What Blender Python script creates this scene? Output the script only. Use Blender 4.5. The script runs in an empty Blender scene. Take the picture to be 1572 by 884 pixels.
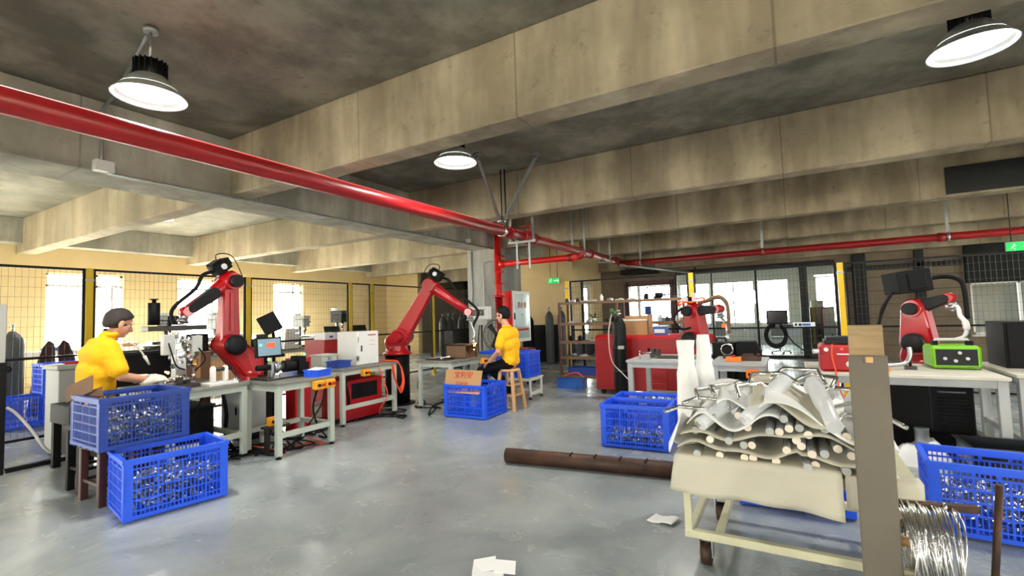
import bpy, bmesh, math, random
from mathutils import Vector, Matrix, Euler
random.seed(7)
SC = bpy.context.scene
COL = SC.collection

# ---------------------------------------------------------------- camera
cam_d = bpy.data.cameras.new('camera'); cam = bpy.data.objects.new('camera', cam_d); COL.objects.link(cam)
cam_d.sensor_width = 36.0; cam_d.lens = 728.9 / 1572 * 36.0; cam_d.clip_end = 300
_yaw, _pit, _rol = math.radians(30.38), math.radians(3.285), math.radians(-1.75)
_f = Vector((-math.sin(_yaw)*math.cos(_pit), math.cos(_yaw)*math.cos(_pit), math.sin(_pit)))
_r = Vector((math.cos(_yaw), math.sin(_yaw), 0)); _u = _r.cross(_f)
_r2 = _r*math.cos(_rol) + _u*math.sin(_rol); _u2 = -_r*math.sin(_rol) + _u*math.cos(_rol)
cam.matrix_world = Matrix(((_r2.x,_u2.x,-_f.x,0),(_r2.y,_u2.y,-_f.y,0),(_r2.z,_u2.z,-_f.z,1.35),(0,0,0,1)))
SC.camera = cam

# ---------------------------------------------------------------- sky, exposure
w = bpy.data.worlds.new('overcast_sky'); SC.world = w; w.use_nodes = True
bg = w.node_tree.nodes['Background']
bg.inputs[0].default_value = (1.0, 0.97, 0.92, 1); bg.inputs[1].default_value = 34
SC.view_settings.view_transform = 'Standard'; SC.view_settings.look = 'None'
SC.view_settings.exposure = -0.1; SC.view_settings.gamma = 1.0; SC.view_settings.use_curve_mapping = False
LAMP_W = 60.0
sun_d = bpy.data.lights.new('sun','SUN'); sun_d.energy = 430; sun_d.angle = .02; sun_d.color = (1,.90,.74)
sun = bpy.data.objects.new('sun', sun_d); COL.objects.link(sun)
sun.rotation_euler = Vector((.74,.16,-.60)).to_track_quat('-Z','Y').to_euler()

def portal(name, loc, rot, sx, sy):          # guides sky light through a window opening
    l = bpy.data.lights.new(name, 'AREA'); l.shape = 'RECTANGLE'; l.size = sx; l.size_y = sy
    l.cycles.is_portal = True
    o = bpy.data.objects.new(name, l); COL.objects.link(o); o.location = loc; o.rotation_euler = rot
    return o

# ---------------------------------------------------------------- helpers
class MB:
    def __init__(s): s.v = []; s.f = []; s.sm = []
    def add(s, vs, fs, sm=False):
        n = len(s.v); s.v += [tuple(a) for a in vs]
        for f in fs: s.f.append(tuple(i+n for i in f)); s.sm.append(sm)
        return s
    def bx(s, x0, x1, y0, y1, z0, z1):
        return s.add([(x0,y0,z0),(x1,y0,z0),(x1,y1,z0),(x0,y1,z0),(x0,y0,z1),(x1,y0,z1),(x1,y1,z1),(x0,y1,z1)],
              [(0,3,2,1),(4,5,6,7),(0,1,5,4),(1,2,6,5),(2,3,7,6),(3,0,4,7)])
    def box(s, c, d, rot=(0,0,0)):
        M = Euler(rot).to_matrix(); c = Vector(c); h = Vector(d)/2
        vs = [c + M @ Vector((x*h.x, y*h.y, z*h.z)) for z in (-1,1) for x,y in ((-1,-1),(1,-1),(1,1),(-1,1))]
        return s.add(vs, [(0,3,2,1),(4,5,6,7),(0,1,5,4),(1,2,6,5),(2,3,7,6),(3,0,4,7)])
    def bar(s, p, q, w, h=None, up=(0,0,1)):          # square bar between two points
        p, q = Vector(p), Vector(q); h = h or w; d = (q-p).normalized(); u = Vector(up)
        if abs(d.dot(u)) > .98: u = Vector((0,1,0))
        a = d.cross(u).normalized()*w/2; b = a.cross(d).normalized()*h/2
        vs = [e + i*a + j*b for e in (p,q) for i,j in ((-1,-1),(1,-1),(1,1),(-1,1))]
        return s.add(vs, [(0,1,2,3),(4,7,6,5),(0,4,5,1),(1,5,6,2),(2,6,7,3),(3,7,4,0)])
    def cyl(s, p, q, r, r2=None, n=14, caps=True):
        p, q = Vector(p), Vector(q); r2 = r if r2 is None else r2; d = (q-p).normalized()
        a = d.orthogonal().normalized(); b = d.cross(a)
        vs = []
        for e, rr in ((p,r),(q,r2)):
            vs += [e + rr*(a*math.cos(2*math.pi*k/n) + b*math.sin(2*math.pi*k/n)) for k in range(n)]
        s.add(vs, [(k,(k+1)%n,n+(k+1)%n,n+k) for k in range(n)], True)
        if caps:
            m = len(s.v)-2*n
            s.f += [tuple(m+k for k in reversed(range(n))), tuple(m+n+k for k in range(n))]; s.sm += [False, False]
        return s
    def tube(s, pts, r, n=8, smooth_pts=0):
        P = [Vector(a) for a in pts]
        if smooth_pts: P = spline(P, smooth_pts)
        rs = r if isinstance(r, (list,tuple)) else [r]*len(P)
        if len(rs) != len(P): rs = [rs[int(i*(len(rs)-1)/(len(P)-1))] for i in range(len(P))]
        a = None; vs = []
        for i, p in enumerate(P):
            d = (P[min(i+1,len(P)-1)] - P[max(i-1,0)]).normalized()
            a = d.orthogonal().normalized() if a is None else (a - d*a.dot(d)).normalized()
            b = d.cross(a)
            vs += [p + rs[i]*(a*math.cos(2*math.pi*k/n) + b*math.sin(2*math.pi*k/n)) for k in range(n)]
        fs = [(i*n+k, i*n+(k+1)%n, (i+1)*n+(k+1)%n, (i+1)*n+k) for i in range(len(P)-1) for k in range(n)]
        s.add(vs, fs, True); m = len(s.v)-len(vs)
        s.f += [tuple(m+k for k in reversed(range(n))), tuple(len(s.v)-n+k for k in range(n))]; s.sm += [False, False]
        return s
    def sph(s, c, r, n=12, m=8, M=None):
        r = Vector(r) if isinstance(r,(tuple,list,Vector)) else Vector((r,r,r)); c = Vector(c); vs = []; fs = []
        for i in range(m+1):
            t = math.pi*i/m
            for k in range(n):
                ph = 2*math.pi*k/n; d = Vector((r.x*math.sin(t)*math.cos(ph), r.y*math.sin(t)*math.sin(ph), r.z*math.cos(t)))
                vs.append(c + (M @ d if M else d))
        for i in range(m):
            for k in range(n): fs.append((i*n+k, (i+1)*n+k, (i+1)*n+(k+1)%n, i*n+(k+1)%n))
        return s.add(vs, fs, True)
    def lathe(s, prof, c=(0,0,0), n=20, axis='Z', sm=True):
        c = Vector(c); vs = []
        for (r, z) in prof:
            for k in range(n):
                x, y = r*math.cos(2*math.pi*k/n), r*math.sin(2*math.pi*k/n)
                vs.append(c + Vector({'Z':(x,y,z),'X':(z,x,y),'Y':(y,z,x)}[axis]))
        m = len(prof); fs = [(i*n+k, i*n+(k+1)%n, (i+1)*n+(k+1)%n, (i+1)*n+k) for i in range(m-1) for k in range(n)]
        return s.add(vs, fs, sm)
    def prism(s, poly, a, b, axis='Z'):                 # polygon swept along an axis
        def P(u, v, t): return {'Z':(u,v,t),'X':(t,u,v),'Y':(u,t,v)}[axis]
        n = len(poly); vs = [P(u,v,a) for u,v in poly] + [P(u,v,b) for u,v in poly]
        return s.add(vs, [tuple(reversed(range(n))), tuple(range(n,2*n))] + [(k,(k+1)%n,n+(k+1)%n,n+k) for k in range(n)])
    def link(s, p, q, r1, r2, t, axis, n=10):            # stadium plate between two joints: thickness t along axis
        p, q, A = Vector(p), Vector(q), Vector(axis).normalized(); d = (q-p); d = (d - A*d.dot(A)).normalized(); e = A.cross(d)
        ring = []
        for k in range(n+1):
            th = math.pi/2 + math.pi*k/n; ring.append(p + r1*(d*math.cos(th) + e*math.sin(th)))
        for k in range(n+1):
            th = -math.pi/2 + math.pi*k/n; ring.append(q + r2*(d*math.cos(th) + e*math.sin(th)))
        m = len(ring); c = (p+q)/2
        sh = [c0 + (ctr-c0)*0.0 for c0, ctr in ((x, c) for x in ring)]
        vs = []
        for off, sc in ((-t/2,.86),(-t/2*.72,1.0),(t/2*.72,1.0),(t/2,.86)):
            for i, x in enumerate(sh):
                ctr = p if i <= n else q
                vs.append(ctr + (x-ctr)*sc + A*off)
        fs = [tuple(reversed(range(m))), tuple(range(3*m,4*m))]
        for L in range(3): fs += [(L*m+k, L*m+(k+1)%m, (L+1)*m+(k+1)%m, (L+1)*m+k) for k in range(m)]
        return s.add(vs, fs, False)
    def cap(s, p, q, r1, r2=None, n=12):                 # capsule, for bodies
        r2 = r1 if r2 is None else r2
        return s.cyl(p,q,r1,r2,n).sph(p,r1,n,8).sph(q,r2,n,8)

def spline(P, k):
    P = [Vector(a) for a in P]; out = []
    for i in range(len(P)-1):
        p0, p1, p2, p3 = P[max(i-1,0)], P[i], P[i+1], P[min(i+2,len(P)-1)]
        for j in range(k):
            t = j/k; out.append(.5*((2*p1) + (p2-p0)*t + (2*p0-5*p1+4*p2-p3)*t*t + (3*p1-p0-3*p2+p3)*t**3))
    return out + [P[-1]]

def tag(o, label=None, cat=None, group=None, kind=None):
    if label: o['label'] = label
    if cat: o['category'] = cat
    if group: o['group'] = group
    if kind: o['kind'] = kind
    return o
def root_loc(o):
    while o.parent: o = o.parent
    return Vector(o.location)
def mesh(name, mb, m, off=Vector((0,0,0))):
    me = bpy.data.meshes.new(name); me.from_pydata([tuple(Vector(a)-off) for a in mb.v], [], mb.f)
    me.polygons.foreach_set('use_smooth', mb.sm); me.materials.append(m); me.update(); return me
def part(parent, name, mb, m, bev=0, label=None, kind=None):   # coordinates are world unless the thing stands at the origin
    o = bpy.data.objects.new(name, mesh(name, mb, m, root_loc(parent) if parent else Vector((0,0,0)))); COL.objects.link(o)
    o.parent = parent
    if bev:
        b = o.modifiers.new('bevel','BEVEL'); b.width = bev; b.segments = 1; b.limit_method = 'ANGLE'; b.angle_limit = math.radians(50)
    if label: o['label'] = label
    if kind: o['kind'] = kind
    return o
def thing(name, label, cat, loc=(0,0,0), rz=0, group=None):
    o = bpy.data.objects.new(name, None); COL.objects.link(o); o.empty_display_size = .1
    o.location = loc; o.rotation_euler = (0,0,rz); return tag(o, label, cat, group)
def solo(name, label, cat, mb, m, bev=0, group=None, kind=None):   # a thing that is one mesh, origin at its base
    zs = min(v[2] for v in mb.v); xs = [v[0] for v in mb.v]; ys = [v[1] for v in mb.v]
    c = Vector(((min(xs)+max(xs))/2, (min(ys)+max(ys))/2, zs))
    o = bpy.data.objects.new(name, mesh(name, mb, m, c)); COL.objects.link(o); o.location = c
    if bev:
        b = o.modifiers.new('bevel','BEVEL'); b.width = bev; b.segments = 1; b.limit_method = 'ANGLE'; b.angle_limit = math.radians(50)
    return tag(o, label, cat, group, kind)
def struct(name, mb, m, parent=None, bev=0):
    o = part(parent, name, mb, m, bev)
    o['kind'] = 'structure'
    return o
def copy_tree(o, loc=None, rz=None, label=None, group=None, parent=None):
    c = o.copy(); COL.objects.link(c); c.parent = parent
    if loc is not None: c.location = loc
    if rz is not None: c.rotation_euler = (0,0,rz)
    if label: c['label'] = label
    if group: c['group'] = group
    for ch in list(o.children): copy_tree(ch, parent=c)
    return c

# ---------------------------------------------------------------- materials
def lin(c):
    return tuple(((x/12.92) if x <= .04045 else ((x+.055)/1.055)**2.4) for x in c) + (1,)
MATS = {}
def mat(name, col, rough=.5, metal=0, vary=.0, scale=6, bump=0, bscale=40, emit=0, col2=None, stretch=None, coat=0):
    m = bpy.data.materials.new(name); m.use_nodes = True; nt = m.node_tree; b = nt.nodes['Principled BSDF']
    if max(col) < .2: b.inputs['Specular IOR Level'].default_value = .22
    c = lin(col); b.inputs['Base Color'].default_value = c; b.inputs['Roughness'].default_value = rough; b.inputs['Metallic'].default_value = metal
    if coat: b.inputs['Coat Weight'].default_value = coat; b.inputs['Coat Roughness'].default_value = .12
    if vary or bump:
        tc = nt.nodes.new('ShaderNodeTexCoord'); src = tc.outputs['Object']
        if stretch:
            mp = nt.nodes.new('ShaderNodeMapping'); mp.inputs['Scale'].default_value = stretch
            nt.links.new(src, mp.inputs[0]); src = mp.outputs[0]
    if vary:
        nz = nt.nodes.new('ShaderNodeTexNoise'); nz.inputs['Scale'].default_value = scale; nz.inputs['Detail'].default_value = 5; nz.inputs['Roughness'].default_value = .6
        nt.links.new(src, nz.inputs['Vector'])
        rp = nt.nodes.new('ShaderNodeValToRGB'); rp.color_ramp.elements[0].position = .32; rp.color_ramp.elements[1].position = .68
        c2 = lin(col2) if col2 else tuple(x*(1-vary) for x in c[:3]) + (1,)
        rp.color_ramp.elements[0].color = c2; rp.color_ramp.elements[1].color = c
        nt.links.new(nz.outputs['Fac'], rp.inputs[0]); nt.links.new(rp.outputs[0], b.inputs['Base Color'])
    if bump:
        n2 = nt.nodes.new('ShaderNodeTexNoise'); n2.inputs['Scale'].default_value = bscale; n2.inputs['Detail'].default_value = 3
        nt.links.new(src, n2.inputs['Vector'])
        bp = nt.nodes.new('ShaderNodeBump'); bp.inputs['Strength'].default_value = bump; bp.inputs['Distance'].default_value = .01
        nt.links.new(n2.outputs['Fac'], bp.inputs['Height']); nt.links.new(bp.outputs[0], b.inputs['Normal'])
    if emit:
        b.inputs['Emission Color'].default_value = c; b.inputs['Emission Strength'].default_value = emit
    MATS[name] = m; return m

def concrete(name, c1, c2, c3, seam=0, rough=.85):
    m = bpy.data.materials.new(name); m.use_nodes = True; nt = m.node_tree; L = nt.links; b = nt.nodes['Principled BSDF']
    b.inputs['Roughness'].default_value = rough
    tc = nt.nodes.new('ShaderNodeTexCoord')
    def noise(s, d, st=(1,1,1)):
        mp = nt.nodes.new('ShaderNodeMapping'); mp.inputs['Scale'].default_value = st; L.new(tc.outputs['Object'], mp.inputs[0])
        n = nt.nodes.new('ShaderNodeTexNoise'); n.inputs['Scale'].default_value = s; n.inputs['Detail'].default_value = d; n.inputs['Roughness'].default_value = .62
        L.new(mp.outputs[0], n.inputs['Vector']); return n.outputs['Fac']
    def ramp(fac, p0, a, p1, c):
        r = nt.nodes.new('ShaderNodeValToRGB'); e = r.color_ramp.elements; e[0].position = p0; e[0].color = a; e[1].position = p1; e[1].color = c
        L.new(fac, r.inputs[0]); return r.outputs[0]
    def mix(f, a, c, mode='MIX'):
        x = nt.nodes.new('ShaderNodeMix'); x.data_type = 'RGBA'; x.blend_type = mode
        if isinstance(f, float): x.inputs[0].default_value = f
        else: L.new(f, x.inputs[0])
        L.new(a, x.inputs[6]); L.new(c, x.inputs[7]); return x.outputs[2]
    base = ramp(noise(.9, 6), .35, lin(c1), .65, lin(c2))
    streak = ramp(noise(1.3, 4, (1.2,1.2,.25)), .42, lin(c3), .62, (1,1,1,1))
    col = mix(.55, base, streak, 'MULTIPLY')
    pits = ramp(noise(9, 5), .28, (.45,.43,.4,1), .40, (1,1,1,1)); col = mix(.5, col, pits, 'MULTIPLY')
    if seam:
        sp = nt.nodes.new('ShaderNodeSeparateXYZ'); L.new(tc.outputs['Object'], sp.inputs[0])
        md = nt.nodes.new('ShaderNodeMath'); md.operation = 'PINGPONG'; md.inputs[1].default_value = seam; L.new(sp.outputs['Y' if name.endswith('y') else 'X'], md.inputs[0])
        col = mix(.6, col, ramp(md.outputs[0], .004, (.42,.38,.33,1), .012, (1,1,1,1)), 'MULTIPLY')
    L.new(col, b.inputs['Base Color'])
    bp = nt.nodes.new('ShaderNodeBump'); bp.inputs['Strength'].default_value = .25; bp.inputs['Distance'].default_value = .02
    L.new(noise(14, 6), bp.inputs['Height']); L.new(bp.outputs[0], b.inputs['Normal'])
    MATS[name] = m; return m

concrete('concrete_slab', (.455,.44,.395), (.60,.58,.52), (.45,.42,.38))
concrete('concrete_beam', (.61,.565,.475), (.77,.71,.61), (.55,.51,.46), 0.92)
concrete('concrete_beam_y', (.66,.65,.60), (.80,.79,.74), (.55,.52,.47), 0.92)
concrete('concrete_column', (.66,.67,.65), (.76,.77,.75), (.6,.6,.58))
M = MATS
def floor_mat():
    m = bpy.data.materials.new('polished_floor'); m.use_nodes = True; nt = m.node_tree; L = nt.links; b = nt.nodes['Principled BSDF']
    tc = nt.nodes.new('ShaderNodeTexCoord')
    def noise(s, d, dist=0, r=.6):
        n = nt.nodes.new('ShaderNodeTexNoise'); n.inputs['Scale'].default_value = s; n.inputs['Detail'].default_value = d; n.inputs['Distortion'].default_value = dist; n.inputs['Roughness'].default_value = r
        L.new(tc.outputs['Object'], n.inputs['Vector']); return n.outputs['Fac']
    r1 = nt.nodes.new('ShaderNodeValToRGB'); e = r1.color_ramp.elements; e[0].position = .33; e[0].color = lin((.50,.53,.535)); e[1].position = .68; e[1].color = lin((.66,.69,.685))
    L.new(noise(1.1, 7, .6), r1.inputs[0])
    r2 = nt.nodes.new('ShaderNodeValToRGB'); e = r2.color_ramp.elements; e[0].position = .60; e[0].color = (0,0,0,1); e[1].position = .95; e[1].color = (1,1,1,1)
    L.new(noise(3.2, 8, 1.5), r2.inputs[0])
    x = nt.nodes.new('ShaderNodeMix'); x.data_type = 'RGBA'; L.new(r2.outputs[0], x.inputs[0]); L.new(r1.outputs[0], x.inputs[6]); x.inputs[7].default_value = lin((.70,.73,.725))
    L.new(x.outputs[2], b.inputs['Base Color'])
    r3 = nt.nodes.new('ShaderNodeMapRange'); r3.inputs[3].default_value = .16; r3.inputs[4].default_value = .36; L.new(noise(2.5, 6, .4), r3.inputs[0]); L.new(r3.outputs[0], b.inputs['Roughness'])
    b.inputs['Specular IOR Level'].default_value = .55
    bp = nt.nodes.new('ShaderNodeBump'); bp.inputs['Strength'].default_value = .04; bp.inputs['Distance'].default_value = .01; L.new(noise(5, 4), bp.inputs['Height']); L.new(bp.outputs[0], b.inputs['Normal'])
    MATS['polished_floor'] = m
floor_mat()
def glass_mat(name, tint, fac):
    m = bpy.data.materials.new(name); m.use_nodes = True; nt = m.node_tree; nt.nodes.clear()
    o = nt.nodes.new('ShaderNodeOutputMaterial'); t = nt.nodes.new('ShaderNodeBsdfTransparent'); g = nt.nodes.new('ShaderNodeBsdfGlossy'); x = nt.nodes.new('ShaderNodeMixShader')
    t.inputs[0].default_value = tint; g.inputs['Roughness'].default_value = .03; x.inputs[0].default_value = fac
    nt.links.new(t.outputs[0], x.inputs[1]); nt.links.new(g.outputs[0], x.inputs[2]); nt.links.new(x.outputs[0], o.inputs[0]); MATS[name] = m
glass_mat('window_glass', (.95,.97,.97,1), .06); glass_mat('partition_glass', (.86,.90,.90,1), .10)
glass_mat('clear_plastic', (.95,.96,.97,1), .12)
_nt = MATS['clear_plastic'].node_tree; _d = _nt.nodes.new('ShaderNodeBsdfDiffuse'); _d.inputs[0].default_value = (.9,.92,.93,1); _x = _nt.nodes.new('ShaderNodeMixShader'); _x.inputs[0].default_value = .72
_nt.links.new(_nt.nodes['Mix Shader'].outputs[0],_x.inputs[1]); _nt.links.new(_d.outputs[0],_x.inputs[2]); _nt.links.new(_x.outputs[0],_nt.nodes['Material Output'].inputs[0])
mat('cream_paint', (.90,.80,.60), .8, vary=.10, scale=2)
mat('tan_block', (.46,.40,.32), .9, vary=.2, scale=3, bump=.3, bscale=20)
mat('dark_paint', (.10,.10,.10), .6, vary=.2, scale=4)
mat('grey_wainscot', (.62,.63,.62), .6, vary=.1)
mat('white_frame', (.90,.90,.88), .45)
mat('dark_frame', (.09,.10,.11), .45)
mat('maroon_frame', (.28,.08,.07), .5)
mat('pipe_red', (.58,.04,.07), .38, vary=.15, scale=3)
mat('pipe_red_bright', (.86,.12,.10), .35, vary=.1, scale=3)
mat('galvanised', (.68,.70,.70), .38, .85, vary=.2, scale=12)
mat('robot_red', (.68,.02,.08), .3, vary=.08, scale=5, coat=.4)
mat('cabinet_red', (.66,.03,.06), .42, vary=.08, scale=4)
mat('machine_black', (.03,.03,.033), .62)
mat('cover_grey', (.13,.13,.14), .5, vary=.15, scale=6)
mat('rubber', (.05,.05,.05), .65)
mat('steel', (.72,.73,.74), .28, .95, vary=.15, scale=20)
mat('steel_bright', (.88,.88,.87), .18, 1.0)
mat('steel_dark', (.30,.28,.27), .45, .8, vary=.35, scale=10)
mat('bench_paint', (.74,.77,.72), .45, vary=.10, scale=6)
mat('bench_grey', (.68,.69,.68), .45, vary=.10, scale=6)
mat('bench_top', (.55,.55,.52), .5, .2, vary=.3, scale=5)
mat('crate_blue', (.13,.36,.93), .38, vary=.08, scale=9)
mat('crate_blue_dusty', (.13,.27,.62), .45, vary=.2, scale=9)
mat('bin_blue', (.16,.38,.72), .42, vary=.1)
mat('shirt_yellow', (.96,.71,.02), .85, bump=.4, bscale=14)
mat('trousers_black', (.06,.06,.07), .85, bump=.3, bscale=30)
mat('jeans_dark', (.08,.09,.14), .85, bump=.3, bscale=30)
mat('skin', (.80,.58,.46), .55, vary=.08, scale=14)
mat('hair_black', (.05,.045,.045), .6, bump=.6, bscale=80)
mat('hair_grey', (.20,.17,.15), .7, vary=.35, scale=60, bump=.6, bscale=80)
mat('glove_white', (.90,.87,.80), .9, bump=.4, bscale=60)
mat('wood_pale', (.84,.66,.44), .5, vary=.2, scale=5, stretch=(8,8,1))
mat('wood_board', (.68,.57,.40), .6, vary=.35, scale=4, stretch=(1,1,9), bump=.2)
mat('wood_dark', (.26,.12,.09), .5, vary=.3, scale=5, stretch=(8,8,1))
mat('cardboard', (.72,.55,.38), .8, vary=.12, scale=5)
mat('cardboard_dark', (.46,.35,.26), .8, vary=.2, scale=5)
mat('fence_yellow', (.96,.78,.06), .4, vary=.06)
mat('fence_yellow_olive', (.80,.68,.10), .45, vary=.1)
mat('fence_black', (.05,.05,.055), .5)
mat('mesh_wire', (.30,.29,.25), .5, .3)
mat('panel_white', (.88,.88,.86), .4, vary=.05, scale=3)
mat('panel_grey', (.72,.73,.71), .42, vary=.08, scale=4)
mat('screen_dark', (.04,.045,.05), .15)
mat('screen_lit', (.46,.56,.62), .2, emit=.35)
mat('led_green', (.3,1,.45), .4, emit=5)
mat('led_red', (1,.25,.15), .4, emit=2.5)
mat('exit_green', (.08,.72,.34), .4, emit=1.0)
mat('exit_white', (.85,1,.9), .4, emit=1.4)
mat('ink_red', (.72,.10,.08), .7)
mat('ink_black', (.08,.08,.08), .7)
mat('button_yellow', (.93,.62,.06), .45)
mat('button_orange', (.96,.48,.06), .45)
mat('plastic_white', (.93,.93,.92), .4)
mat('foam_white', (.95,.95,.93), .6, vary=.06, scale=8, bump=.6, bscale=25)
mat('foam_sheet', (.79,.77,.69), .7, vary=.06, scale=4, bump=.15, bscale=12)
mat('tube_end', (.93,.88,.80), .6)
mat('pale_top', (.80,.78,.72), .5, vary=.15, scale=5)
mat('rust', (.36,.24,.17), .55, .3, vary=.55, scale=5, col2=(.15,.11,.09), bump=.15)
mat('cart_paint', (.82,.81,.68), .5, vary=.15, scale=7)
mat('gas_dark', (.07,.09,.09), .42, vary=.25, scale=4)
mat('gas_grey', (.30,.31,.31), .5, vary=.2, scale=4)
mat('hydrant_red', (.90,.08,.08), .35)
mat('hydrant_glass', (.70,.76,.74), .12)
mat('orange_hose', (.96,.32,.14), .5)
mat('cable_white', (.86,.85,.82), .5)
mat('shelf_wood', (.50,.38,.28), .7, vary=.3, scale=5)
mat('shelf_steel', (.38,.22,.16), .55, vary=.3, scale=7)
mat('feeder_green', (.44,.70,.07), .4)
mat('plant_green', (.20,.36,.14), .6)
mat('tarp_grey', (.45,.42,.365), .75, vary=.12, scale=2.5)
mat('tray_dark', (.16,.18,.20), .35, .6, vary=.3, scale=6)
mat('paper', (.95,.95,.94), .7)
mat('ground_outside', (.80,.80,.76), .9)
mat('spark', (1,.75,.35), .5, emit=30)
mat('lamp_lens', (1,.98,.94), .4, emit=14)
mat('lamp_shade', (.86,.88,.88), .3, .6)
mat('cabinet_grey', (.60,.61,.59), .5, vary=.08)
mat('brown_board', (.23,.12,.09), .9, bump=.4)
# ================================================================ the building
HS, HC = 2.96, 3.68                     # beam soffit, slab underside
def wall(name, axis, t0, t1, a0, a1, z0, z1, openings, m):
    mb = MB(); cuts = sorted(openings)
    def bx(a, b, zl, zh):
        if b-a > .001 and zh-zl > .001:
            mb.bx(*((t0,t1,a,b,zl,zh) if axis == 'Y' else (a,b,t0,t1,zl,zh)))
    cur = a0
    for (a, b, zl, zh) in cuts:
        bx(cur, a, z0, z1); bx(a, b, z0, zl); bx(a, b, zh, z1); cur = b
    bx(cur, a1, z0, z1)
    return struct(name, mb, m)
floor = struct('floor', MB().bx(-14.3,9.3,-8.3,20.2,-.2,0), M['polished_floor'])
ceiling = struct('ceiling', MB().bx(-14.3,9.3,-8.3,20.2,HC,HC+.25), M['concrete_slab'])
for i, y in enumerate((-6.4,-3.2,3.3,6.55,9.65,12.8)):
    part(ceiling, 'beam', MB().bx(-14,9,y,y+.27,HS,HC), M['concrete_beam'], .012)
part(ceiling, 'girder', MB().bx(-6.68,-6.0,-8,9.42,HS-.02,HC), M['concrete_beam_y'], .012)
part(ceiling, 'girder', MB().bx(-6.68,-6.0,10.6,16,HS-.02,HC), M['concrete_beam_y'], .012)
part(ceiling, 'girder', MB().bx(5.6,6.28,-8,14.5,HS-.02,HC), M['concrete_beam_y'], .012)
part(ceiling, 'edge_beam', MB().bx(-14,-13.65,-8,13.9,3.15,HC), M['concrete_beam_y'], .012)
part(ceiling, 'edge_beam', MB().bx(-12.35,-6.7,15.0,15.3,2.75,HC), M['concrete_beam'], .012)
part(ceiling, 'edge_beam', MB().bx(-5.2,9,14.3,14.7,2.62,HC), M['concrete_beam'], .012)
part(ceiling, 'dark_panel', MB().bx(2.15,3.05,9.63,9.66,3.0,3.42), M['cover_grey'])  # thin dark grey panel on the face of the third beam
col = struct('column', MB().bx(-6.78,-5.93,9.42,10.6,0,HC), M['concrete_column'], None, .02); col['label'] = 'thick grey concrete column behind the round fan'
struct('column', MB().bx(-6.78,-5.93,-4.0,-3.2,0,HC), M['concrete_column'], None, .02)
struct('column', MB().bx(5.5,6.35,9.42,10.3,0,HC), M['concrete_column'], None, .02)

LW = [(3.76,5.17),(6.34,7.79),(9.06,10.1)]; LH = [(-6.6,-5.2),(-3.6,-2.2),(-.2,1.4)]
wall('wall_left','Y',-14.25,-14.0,-8,13.9,0,HC,[(a,b,.4,2.6) for a,b in LW+LH], M['cream_paint'])
wall('wall_left_end','X',13.9,14.1,-14.25,-12.35,0,HC,[],M['cream_paint'])
wall('wall_recess_left','Y',-12.55,-12.35,14.1,17,0,HC,[],M['tan_block'])
wall('wall_recess_back','X',16.9,17.1,-12.55,-7.5,0,HC,[],M['dark_paint'])
wall('wall_recess_right','Y',-7.7,-7.5,12.2,17,0,HC,[],M['dark_paint'])
we = wall('wall_exit','X',12.2,12.4,-7.7,-5.2,0,HC,[],M['cream_paint'])
part(we,'wainscot',MB().bx(-7.7,-5.19,12.185,12.199,0,1.05),M['dark_paint'])
ws = wall('wall_side','Y',-5.4,-5.2,12.4,14.5,0,HC,[(12.85,13.75,.55,2.2)],M['cream_paint'])
part(ws,'wainscot',MB().bx(-5.199,-5.185,12.19,14.5,0,.5),M['dark_paint'])
wall('wall_back','X',14.5,14.7,-5.4,9.2,0,HC,[(-4.42,-2.95,0,2.25),(-2.9,1.0,0,2.5),(3.5,5.2,.6,1.78),(5.6,8.6,.6,1.78)],M['tan_block'])
wall('wall_right','Y',9.0,9.2,-8,14.5,0,HC,[(-1.5,1.5,.9,2.6),(8.5,12,.9,2.6)],M['cream_paint'])
wall('wall_front','X',-8.25,-8.0,-14.25,9.2,0,HC,[(-12,-9.5,.9,2.6),(-4,-1,.9,2.6),(3,6,.9,2.6)],M['cream_paint'])
# office beyond the glass partition
wall('wall_office_back','X',20.0,20.2,-9.5,9.3,0,HC,[(-8.7,-6.6,.45,2.45),(-6.2,-4.15,.45,2.45),(-3.9,-2.72,.75,2.35),(-2.62,-1.18,.75,2.35),(-1.08,-.05,.75,2.35),(.75,1.72,.75,2.45),(2.4,4.5,.75,2.4)],M['white_frame'])
wall('wall_office_left','Y',-9.5,-9.3,14.7,20.0,0,HC,[],M['white_frame'])
wall('wall_office_right','Y',9.0,9.2,14.5,20.0,0,HC,[],M['white_frame'])
# joints of the block wall
bw = bpy.data.objects['wall_back']
for k in range(7):
    part(bw,'joint',MB().bx(1.1,3.4,14.488,14.501,.35+.33*k,.36+.33*k),M['dark_paint'])
part(bw,'pillar',MB().bx(1.35,1.62,14.36,14.5,0,2.6),M['dark_paint'],.01)
part(bw,'pillar',MB().bx(2.55,2.72,14.40,14.5,0,2.6),M['dark_paint'],.01)
part(bw,'lintel',MB().bx(1.0,3.4,14.40,14.5,2.18,2.3),M['dark_paint'],.01)
part(bw,'roller_blind',MB().bx(3.42,8.7,14.38,14.46,1.76,2.62),M['machine_black'],.01)

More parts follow.
